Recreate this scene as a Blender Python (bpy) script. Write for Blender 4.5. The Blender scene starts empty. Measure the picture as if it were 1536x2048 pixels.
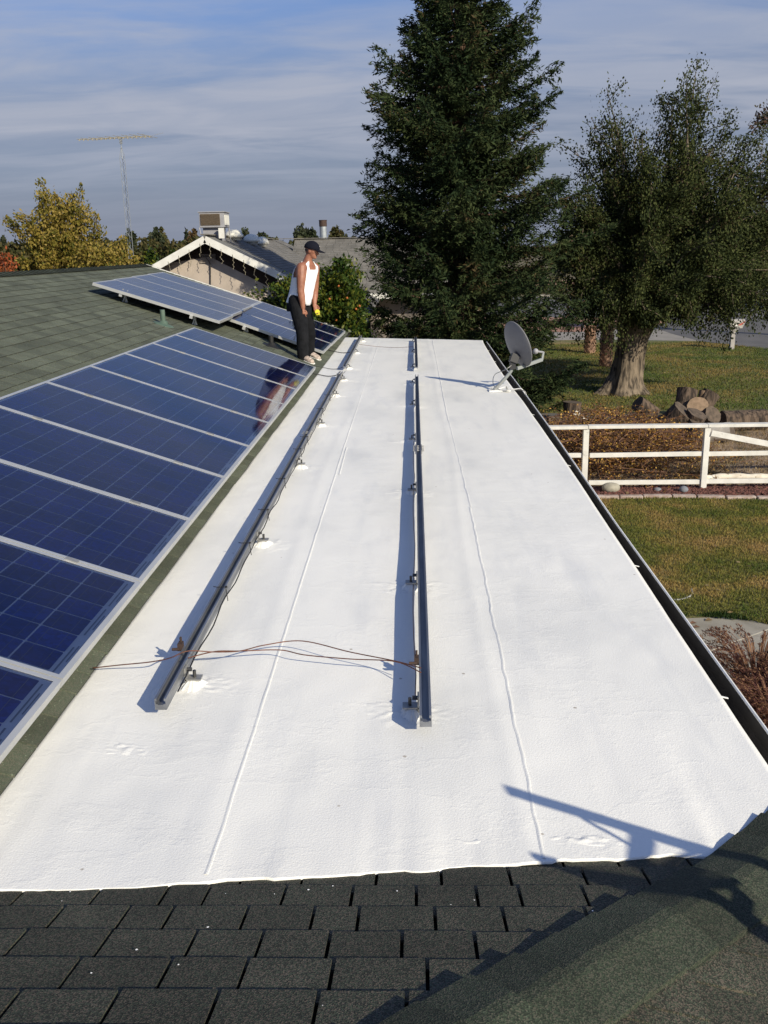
import bpy, math, random
import numpy as np
from mathutils import Vector, Matrix, noise as mnoise

random.seed(7)
RNG = np.random.default_rng(7)
scene = bpy.context.scene
COL = scene.collection
rad = math.radians

# ------------------------------------------------------------------ camera
EYE = 4.30
YAW, PITCH, ROLL = rad(1.974), rad(15.80), rad(1.15)
FPX, CX, CY = 1858.0, 768.0, 1024.0
Fv = Vector((-math.sin(YAW) * math.cos(PITCH), math.cos(YAW) * math.cos(PITCH), -math.sin(PITCH)))
Rv = Vector((math.cos(YAW), math.sin(YAW), 0))
Uv = Rv.cross(Fv)
cr, sr = math.cos(ROLL), math.sin(ROLL)
R2 = Rv * cr - Uv * sr
U2 = Rv * sr + Uv * cr
cam_data = bpy.data.cameras.new("camera")
cam = bpy.data.objects.new("camera", cam_data)
COL.objects.link(cam)
m = Matrix((R2, U2, -Fv)).transposed().to_4x4()
m.translation = Vector((0, 0, EYE))
cam.matrix_world = m
cam_data.sensor_fit = 'VERTICAL'
cam_data.sensor_height = 24.0
cam_data.lens = 24.0 * FPX / 2048.0
cam_data.clip_start = 0.05
cam_data.clip_end = 3000
scene.camera = cam
EYEV = Vector((0, 0, EYE))


def ray(x, y):
    return (Fv * FPX + R2 * (x - CX) - U2 * (y - CY)).normalized()


def at(x, y, Y):
    """point of the place seen in direction (x, y) at world depth Y"""
    d = ray(x, y)
    return EYEV + d * (Y / d.y)


def gnd(x, y, z=0.0):
    d = ray(x, y)
    return EYEV + d * ((z - EYE) / d.z)


# ------------------------------------------------------------------ light
SUN_EL, SUN_AZ = rad(27.5), rad(49)
SUN = Vector((math.cos(SUN_EL) * math.cos(SUN_AZ), -math.cos(SUN_EL) * math.sin(SUN_AZ), math.sin(SUN_EL)))
sl = bpy.data.lights.new("sun", 'SUN')
sl.energy = 5.0
sl.angle = rad(0.53)
sl.color = (1.0, 0.905, 0.705)
so = bpy.data.objects.new("sun", sl)
so.rotation_euler = SUN.to_track_quat('Z', 'Y').to_euler()
so.location = SUN * 50
COL.objects.link(so)

world = bpy.data.worlds.new("World")
scene.world = world
world.use_nodes = True
wt = world.node_tree
wt.nodes.clear()


def N(t, kind, **kw):
    n = t.nodes.new(kind)
    for k, v in kw.items():
        if k == 'op':
            n.operation = v
        elif hasattr(n, k):
            setattr(n, k, v)
        else:
            n.inputs[k.replace('_', ' ')].default_value = v
    return n


def ramp(t, pts, interp='LINEAR'):
    n = t.nodes.new('ShaderNodeValToRGB')
    n.color_ramp.interpolation = interp
    e = n.color_ramp.elements
    while len(e) < len(pts):
        e.new(0.5)
    for el, (p, c) in zip(e, pts):
        el.position = p
        if not hasattr(c, '__len__'):
            c = (c, c, c)
        el.color = (*c, 1)
    return n


sky = N(wt, 'ShaderNodeTexSky', sky_type='NISHITA', sun_disc=False)
sky.sun_elevation = SUN_EL
sky.sun_rotation = math.atan2(SUN.x, SUN.y)
sky.air_density = 1.0
sky.dust_density = 1.2
sky.ozone_density = 1.6
tc = N(wt, 'ShaderNodeTexCoord')
sep = N(wt, 'ShaderNodeSeparateXYZ')
wt.links.new(tc.outputs['Generated'], sep.inputs[0])
zc = N(wt, 'ShaderNodeMath', op='ADD')
zc.inputs[1].default_value = 0.10
zabs = N(wt, 'ShaderNodeMath', op='MAXIMUM')
zabs.inputs[1].default_value = 0.0
wt.links.new(sep.outputs['Z'], zabs.inputs[0])
wt.links.new(zabs.outputs[0], zc.inputs[0])
dx = N(wt, 'ShaderNodeMath', op='DIVIDE')
dy = N(wt, 'ShaderNodeMath', op='DIVIDE')
wt.links.new(sep.outputs['X'], dx.inputs[0]); wt.links.new(zc.outputs[0], dx.inputs[1])
wt.links.new(sep.outputs['Y'], dy.inputs[0]); wt.links.new(zc.outputs[0], dy.inputs[1])
comb = N(wt, 'ShaderNodeCombineXYZ')
wt.links.new(dx.outputs[0], comb.inputs[0]); wt.links.new(dy.outputs[0], comb.inputs[1])


def cloud_layer(scale, rot, sx, sy, lo, hi, det=6.0, rough=0.55, dist=0.6):
    mp = N(wt, 'ShaderNodeMapping')
    mp.inputs['Rotation'].default_value = (0, 0, rad(rot))
    mp.inputs['Scale'].default_value = (sx, sy, 1)
    wt.links.new(comb.outputs[0], mp.inputs[0])
    nz = N(wt, 'ShaderNodeTexNoise')
    nz.inputs['Scale'].default_value = scale
    nz.inputs['Detail'].default_value = det
    nz.inputs['Roughness'].default_value = rough
    nz.inputs['Distortion'].default_value = dist
    wt.links.new(mp.outputs[0], nz.inputs['Vector'])
    r = ramp(wt, [(lo, 0), (hi, 1)], 'EASE')
    wt.links.new(nz.outputs['Fac'], r.inputs[0])
    return r


c1 = cloud_layer(0.95, 14, 0.75, 1.7, 0.37, 0.58)
c2 = cloud_layer(2.2, -8, 0.75, 1.35, 0.36, 0.74, 6, 0.55, 0.8)
mul = N(wt, 'ShaderNodeMath', op='MULTIPLY_ADD')
wt.links.new(c1.outputs[0], mul.inputs[0])
mul.inputs[1].default_value = 0.62
m2 = N(wt, 'ShaderNodeMath', op='MULTIPLY')
wt.links.new(c2.outputs[0], m2.inputs[0]); m2.inputs[1].default_value = 0.34
wt.links.new(m2.outputs[0], mul.inputs[2])
# thinner cloud right above the horizon
hz = ramp(wt, [(0.0, 0.05), (0.05, 0.18), (0.12, 0.95), (0.165, 0.90), (0.23, 0.52), (0.6, 0.28), (1.0, 0.2)])
wt.links.new(zabs.outputs[0], hz.inputs[0])
mfac = N(wt, 'ShaderNodeMath', op='MULTIPLY', use_clamp=True)
wt.links.new(mul.outputs[0], mfac.inputs[0]); wt.links.new(hz.outputs[0], mfac.inputs[1])
tint = N(wt, 'ShaderNodeMix', data_type='RGBA', blend_type='MULTIPLY')
tint.inputs[0].default_value = 1.0
tint.inputs[7].default_value = (0.62, 0.82, 1.22, 1)
wt.links.new(sky.outputs[0], tint.inputs[6])
# grey-blue murk near the horizon
mk = ramp(wt, [(0.0, 1.0), (0.10, 0.86), (0.28, 0.22), (0.55, 0.0)], 'EASE')
wt.links.new(zabs.outputs[0], mk.inputs[0])
mixh = N(wt, 'ShaderNodeMix', data_type='RGBA')
mixh.inputs[7].default_value = (2.15, 2.42, 3.15, 1)
wt.links.new(mk.outputs[0], mixh.inputs[0]); wt.links.new(tint.outputs[2], mixh.inputs[6])
mixc = N(wt, 'ShaderNodeMix', data_type='RGBA')
mixc.inputs[7].default_value = (3.95, 4.20, 5.00, 1)
wt.links.new(mfac.outputs[0], mixc.inputs[0]); wt.links.new(mixh.outputs[2], mixc.inputs[6])
bg = N(wt, 'ShaderNodeBackground')
bg.inputs['Strength'].default_value = 0.093
wt.links.new(mixc.outputs[2], bg.inputs['Color'])
wo = N(wt, 'ShaderNodeOutputWorld')
wt.links.new(bg.outputs[0], wo.inputs['Surface'])

vs = scene.view_settings
vs.view_transform = 'Standard'
vs.look = 'None'
vs.gamma = 1.0
vs.use_curve_mapping = False
vs.exposure = 0.24
scene.cycles.max_bounces = 6
scene.cycles.transparent_max_bounces = 8


# ------------------------------------------------------------------ materials
def mat(name, c1, c2=None, rough=0.7, scale=8.0, metal=0.0, bump=0.0, bscale=60.0, spec=0.5,
        detail=5.0, lo=0.35, hi=0.65, rnd=0.0, coord='pos', stretch=None, dist=0.0, c3=None, s3=2.0, f3=(0.5, 0.7), bdist=0.01):
    M = bpy.data.materials.new(name)
    M.use_nodes = True
    t = M.node_tree
    b = t.nodes['Principled BSDF']
    b.inputs['Roughness'].default_value = rough
    b.inputs['Metallic'].default_value = metal
    b.inputs['Specular IOR Level'].default_value = spec
    if coord == 'pos':
        g = N(t, 'ShaderNodeNewGeometry'); vec = g.outputs['Position']
    else:
        g = N(t, 'ShaderNodeTexCoord'); vec = g.outputs['Object']
    if stretch:
        mp = N(t, 'ShaderNodeMapping'); mp.inputs['Scale'].default_value = stretch
        t.links.new(vec, mp.inputs[0]); vec = mp.outputs[0]
    if c2 is None and not rnd:
        b.inputs['Base Color'].default_value = (*c1, 1)
        out = None
    else:
        c2 = c2 or c1
        nz = N(t, 'ShaderNodeTexNoise')
        nz.inputs['Scale'].default_value = scale
        nz.inputs['Detail'].default_value = detail
        nz.inputs['Distortion'].default_value = dist
        t.links.new(vec, nz.inputs['Vector'])
        r = ramp(t, [(lo, c1), (hi, c2)])
        t.links.new(nz.outputs['Fac'], r.inputs[0])
        out = r.outputs[0]
        if c3 is not None:
            n3 = N(t, 'ShaderNodeTexNoise'); n3.inputs['Scale'].default_value = s3; n3.inputs['Detail'].default_value = 6
            t.links.new(vec, n3.inputs['Vector'])
            r3 = ramp(t, [(f3[0], 0), (f3[1], 1)])
            t.links.new(n3.outputs['Fac'], r3.inputs[0])
            mx = N(t, 'ShaderNodeMix', data_type='RGBA')
            mx.inputs[7].default_value = (*c3, 1)
            t.links.new(r3.outputs[0], mx.inputs[0]); t.links.new(out, mx.inputs[6])
            out = mx.outputs[2]
        if rnd:
            gi = N(t, 'ShaderNodeNewGeometry'); oi = N(t, 'ShaderNodeObjectInfo')
            ad = N(t, 'ShaderNodeMath', op='ADD')
            t.links.new(gi.outputs['Random Per Island'], ad.inputs[0]); t.links.new(oi.outputs['Random'], ad.inputs[1])
            fr = N(t, 'ShaderNodeMath', op='FRACT'); t.links.new(ad.outputs[0], fr.inputs[0])
            mr = N(t, 'ShaderNodeMapRange')
            mr.inputs['To Min'].default_value = 1 - rnd; mr.inputs['To Max'].default_value = 1 + rnd
            t.links.new(fr.outputs[0], mr.inputs['Value'])
            vm = N(t, 'ShaderNodeVectorMath', operation='SCALE')
            t.links.new(out, vm.inputs[0]); t.links.new(mr.outputs[0], vm.inputs['Scale'])
            out = vm.outputs[0]
        t.links.new(out, b.inputs['Base Color'])
    if bump:
        bn = N(t, 'ShaderNodeTexNoise')
        bn.inputs['Scale'].default_value = bscale; bn.inputs['Detail'].default_value = 5
        t.links.new(vec, bn.inputs['Vector'])
        bp = N(t, 'ShaderNodeBump'); bp.inputs['Strength'].default_value = bump; bp.inputs['Distance'].default_value = bdist
        t.links.new(bn.outputs['Fac'], bp.inputs['Height'])
        t.links.new(bp.outputs[0], b.inputs['Normal'])
    return M


def leafmat(name, cols, rough=0.55, trans=0.25, pw=0.45, ps=1.3):
    """colours picked per leaf"""
    M = bpy.data.materials.new(name)
    M.use_nodes = True
    t = M.node_tree
    b = t.nodes['Principled BSDF']
    b.inputs['Roughness'].default_value = rough
    b.inputs['Specular IOR Level'].default_value = 0.15
    g = N(t, 'ShaderNodeNewGeometry')
    k = len(cols)
    r = ramp(t, [(i / k, c) for i, c in enumerate(cols)], 'CONSTANT')
    # mix per leaf randomness with slow patches so that sprays share a tone
    nz = N(t, 'ShaderNodeTexNoise'); nz.inputs['Scale'].default_value = ps; nz.inputs['Detail'].default_value = 4
    t.links.new(g.outputs['Position'], nz.inputs['Vector'])
    a = N(t, 'ShaderNodeMath', op='MULTIPLY_ADD'); a.inputs[1].default_value = 1 - pw
    t.links.new(g.outputs['Random Per Island'], a.inputs[0])
    s = N(t, 'ShaderNodeMapRange'); s.inputs['From Min'].default_value = 0.3; s.inputs['From Max'].default_value = 0.7
    s.inputs['To Max'].default_value = pw
    t.links.new(nz.outputs['Fac'], s.inputs['Value']); t.links.new(s.outputs[0], a.inputs[2])
    t.links.new(a.outputs[0], r.inputs[0])
    t.links.new(r.outputs[0], b.inputs['Base Color'])
    tr = N(t, 'ShaderNodeBsdfTranslucent'); t.links.new(r.outputs[0], tr.inputs[0])
    mx = N(t, 'ShaderNodeMixShader'); mx.inputs[0].default_value = trans
    t.links.new(b.outputs[0], mx.inputs[1]); t.links.new(tr.outputs[0], mx.inputs[2])
    t.links.new(mx.outputs[0], t.nodes['Material Output'].inputs['Surface'])
    return M


def white_coating():
    M = bpy.data.materials.new("white_roof_coating")
    M.use_nodes = True
    t = M.node_tree
    b = t.nodes['Principled BSDF']
    b.inputs['Roughness'].default_value = 0.42
    b.inputs['Specular IOR Level'].default_value = 0.45
    g = N(t, 'ShaderNodeNewGeometry')

    def nz(scale, detail=5, st=None, rough=0.5):
        v = g.outputs['Position']
        if st:
            mp = N(t, 'ShaderNodeMapping'); mp.inputs['Scale'].default_value = st
            t.links.new(v, mp.inputs[0]); v = mp.outputs[0]
        n = N(t, 'ShaderNodeTexNoise'); n.inputs['Scale'].default_value = scale; n.inputs['Detail'].default_value = detail
        n.inputs['Roughness'].default_value = rough
        t.links.new(v, n.inputs['Vector'])
        return n.outputs['Fac']
    r = ramp(t, [(0.28, (0.68, 0.68, 0.66)), (0.46, (0.785, 0.778, 0.742)), (0.7, (0.83, 0.82, 0.78))])
    t.links.new(nz(1.1, 6, (1.6, 0.8, 1)), r.inputs[0])
    r2 = ramp(t, [(0.52, 0.0), (0.74, 0.36)])
    t.links.new(nz(2.6, 7, (2.0, 0.35, 1), 0.6), r2.inputs[0])
    mx = N(t, 'ShaderNodeMix', data_type='RGBA'); mx.inputs[7].default_value = (0.50, 0.52, 0.56, 1)
    t.links.new(r2.outputs[0], mx.inputs[0]); t.links.new(r.outputs[0], mx.inputs[6])
    # tiny specks of grit
    r3 = ramp(t, [(0.0, 1.0), (0.025, 1.0), (0.04, 0.0)])
    vo = N(t, 'ShaderNodeTexVoronoi'); vo.inputs['Scale'].default_value = 5.0
    t.links.new(g.outputs['Position'], vo.inputs['Vector'])
    t.links.new(vo.outputs['Distance'], r3.inputs[0])
    mx2 = N(t, 'ShaderNodeMix', data_type='RGBA'); mx2.inputs[7].default_value = (0.42, 0.38, 0.33, 1)
    t.links.new(r3.outputs[0], mx2.inputs[0]); t.links.new(mx.outputs[2], mx2.inputs[6])
    t.links.new(mx2.outputs[2], b.inputs['Base Color'])
    # fine stipple + brushed ridges
    b1 = N(t, 'ShaderNodeBump'); b1.inputs['Strength'].default_value = 0.32; b1.inputs['Distance'].default_value = 0.004
    t.links.new(nz(165, 4), b1.inputs['Height'])
    rr = ramp(t, [(0.47, 0), (0.50, 1), (0.53, 0)])
    t.links.new(nz(1.7, 10, (1, 1.6, 1), 0.62), rr.inputs[0])
    b2 = N(t, 'ShaderNodeBump'); b2.inputs['Strength'].default_value = 0.12; b2.inputs['Distance'].default_value = 0.006
    t.links.new(rr.outputs[0], b2.inputs['Height']); t.links.new(b1.outputs[0], b2.inputs['Normal'])
    t.links.new(b2.outputs[0], b.inputs['Normal'])
    return M


def shingle_mat(name, ca, cb, cc, spk=0.85):
    M = bpy.data.materials.new(name)
    M.use_nodes = True
    t = M.node_tree
    b = t.nodes['Principled BSDF']
    b.inputs['Roughness'].default_value = 0.85
    b.inputs['Specular IOR Level'].default_value = 0.3
    g = N(t, 'ShaderNodeNewGeometry'); oi = N(t, 'ShaderNodeObjectInfo')
    vo = N(t, 'ShaderNodeTexVoronoi'); vo.inputs['Scale'].default_value = 300
    t.links.new(g.outputs['Position'], vo.inputs['Vector'])
    sp = N(t, 'ShaderNodeSeparateColor'); t.links.new(vo.outputs['Color'], sp.inputs[0])
    r = ramp(t, [(0.0, ca), (0.42, cb), (0.72, cc), (0.992, tuple(min(1, c * 3.5) for c in ca))], 'CONSTANT')
    t.links.new(sp.outputs[0], r.inputs[0])
    n2 = N(t, 'ShaderNodeTexNoise'); n2.inputs['Scale'].default_value = 4; n2.inputs['Detail'].default_value = 6
    t.links.new(g.outputs['Position'], n2.inputs['Vector'])
    mean = tuple((x + y + z) / 3 for x, y, z in zip(ca, cb, cc))
    mx = N(t, 'ShaderNodeMix', data_type='RGBA'); mx.inputs[0].default_value = spk
    mx.inputs[6].default_value = (*mean, 1)
    t.links.new(r.outputs[0], mx.inputs[7])
    ad = N(t, 'ShaderNodeMath', op='ADD')
    t.links.new(g.outputs['Random Per Island'], ad.inputs[0]); t.links.new(oi.outputs['Random'], ad.inputs[1])
    fr = N(t, 'ShaderNodeMath', op='FRACT'); t.links.new(ad.outputs[0], fr.inputs[0])
    mr = N(t, 'ShaderNodeMapRange'); mr.inputs['To Min'].default_value = 0.78; mr.inputs['To Max'].default_value = 1.2
    t.links.new(fr.outputs[0], mr.inputs['Value'])
    mr2 = N(t, 'ShaderNodeMapRange'); mr2.inputs['From Min'].default_value = 0.3; mr2.inputs['From Max'].default_value = 0.7
    mr2.inputs['To Min'].default_value = 0.8; mr2.inputs['To Max'].default_value = 1.2
    t.links.new(n2.outputs['Fac'], mr2.inputs['Value'])
    mm = N(t, 'ShaderNodeMath', op='MULTIPLY'); t.links.new(mr.outputs[0], mm.inputs[0]); t.links.new(mr2.outputs[0], mm.inputs[1])
    vm = N(t, 'ShaderNodeVectorMath', operation='SCALE')
    t.links.new(mx.outputs[2], vm.inputs[0]); t.links.new(mm.outputs[0], vm.inputs['Scale'])
    t.links.new(vm.outputs[0], b.inputs['Base Color'])
    bp = N(t, 'ShaderNodeBump'); bp.inputs['Strength'].default_value = 0.6; bp.inputs['Distance'].default_value = 0.002
    t.links.new(vo.outputs['Distance'], bp.inputs['Height']); t.links.new(bp.outputs[0], b.inputs['Normal'])
    return M


def cell_mat():
    M = bpy.data.materials.new("polycrystalline_cell")
    M.use_nodes = True
    t = M.node_tree
    b = t.nodes['Principled BSDF']
    b.inputs['Roughness'].default_value = 0.35
    g = N(t, 'ShaderNodeNewGeometry'); oi = N(t, 'ShaderNodeObjectInfo')
    vo = N(t, 'ShaderNodeTexVoronoi'); vo.inputs['Scale'].default_value = 55
    t.links.new(g.outputs['Position'], vo.inputs['Vector'])
    sp = N(t, 'ShaderNodeSeparateColor'); t.links.new(vo.outputs['Color'], sp.inputs[0])
    r = ramp(t, [(0.0, (0.006, 0.026, 0.19)), (1.0, (0.012, 0.048, 0.32))])
    t.links.new(sp.outputs[0], r.inputs[0])
    mr = N(t, 'ShaderNodeMapRange'); mr.inputs['To Min'].default_value = 0.75; mr.inputs['To Max'].default_value = 1.3
    t.links.new(oi.outputs['Random'], mr.inputs['Value'])
    vm = N(t, 'ShaderNodeVectorMath', operation='SCALE')
    t.links.new(r.outputs[0], vm.inputs[0]); t.links.new(mr.outputs[0], vm.inputs['Scale'])
    # bus bars printed on the cell: two thin lines along local x
    tcn = N(t, 'ShaderNodeTexCoord'); s2 = N(t, 'ShaderNodeSeparateXYZ'); t.links.new(tcn.outputs['Object'], s2.inputs[0])
    ab = N(t, 'ShaderNodeMath', op='ABSOLUTE'); t.links.new(s2.outputs['Y'], ab.inputs[0])
    su = N(t, 'ShaderNodeMath', op='SUBTRACT'); t.links.new(ab.outputs[0], su.inputs[0]); su.inputs[1].default_value = 0.038
    a2 = N(t, 'ShaderNodeMath', op='ABSOLUTE'); t.links.new(su.outputs[0], a2.inputs[0])
    lt = N(t, 'ShaderNodeMath', op='LESS_THAN'); t.links.new(a2.outputs[0], lt.inputs[0]); lt.inputs[1].default_value = 0.0011
    mx = N(t, 'ShaderNodeMix', data_type='RGBA'); mx.inputs[7].default_value = (0.16, 0.17, 0.22, 1)
    t.links.new(lt.outputs[0], mx.inputs[0]); t.links.new(vm.outputs[0], mx.inputs[6])
    t.links.new(mx.outputs[2], b.inputs['Base Color'])
    return M


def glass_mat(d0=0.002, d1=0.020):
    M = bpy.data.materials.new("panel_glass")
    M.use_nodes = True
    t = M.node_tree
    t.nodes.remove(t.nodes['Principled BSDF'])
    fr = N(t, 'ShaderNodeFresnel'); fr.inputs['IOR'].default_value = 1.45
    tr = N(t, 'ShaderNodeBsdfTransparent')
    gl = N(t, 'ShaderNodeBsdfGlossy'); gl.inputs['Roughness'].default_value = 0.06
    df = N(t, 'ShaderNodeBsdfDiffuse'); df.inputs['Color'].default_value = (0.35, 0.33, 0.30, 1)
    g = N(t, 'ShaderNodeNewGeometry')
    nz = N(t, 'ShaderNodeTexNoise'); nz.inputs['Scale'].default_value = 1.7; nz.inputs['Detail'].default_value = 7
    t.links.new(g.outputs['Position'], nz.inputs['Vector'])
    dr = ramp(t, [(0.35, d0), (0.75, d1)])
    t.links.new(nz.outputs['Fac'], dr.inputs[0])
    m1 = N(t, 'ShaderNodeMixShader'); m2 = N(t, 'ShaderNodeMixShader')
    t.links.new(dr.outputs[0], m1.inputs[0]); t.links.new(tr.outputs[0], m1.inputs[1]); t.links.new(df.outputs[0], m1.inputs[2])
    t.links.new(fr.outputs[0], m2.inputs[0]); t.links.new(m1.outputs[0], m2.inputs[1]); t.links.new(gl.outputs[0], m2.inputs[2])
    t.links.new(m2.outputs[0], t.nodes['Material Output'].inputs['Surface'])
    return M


def bark_mat(name, ca, cb, sc=9.0, bs=0.9):
    return mat(name, ca, cb, rough=0.95, scale=sc, stretch=(1, 1, 0.18), bump=bs, bscale=14, lo=0.38, hi=0.6, dist=0.6, bdist=0.05)


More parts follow.
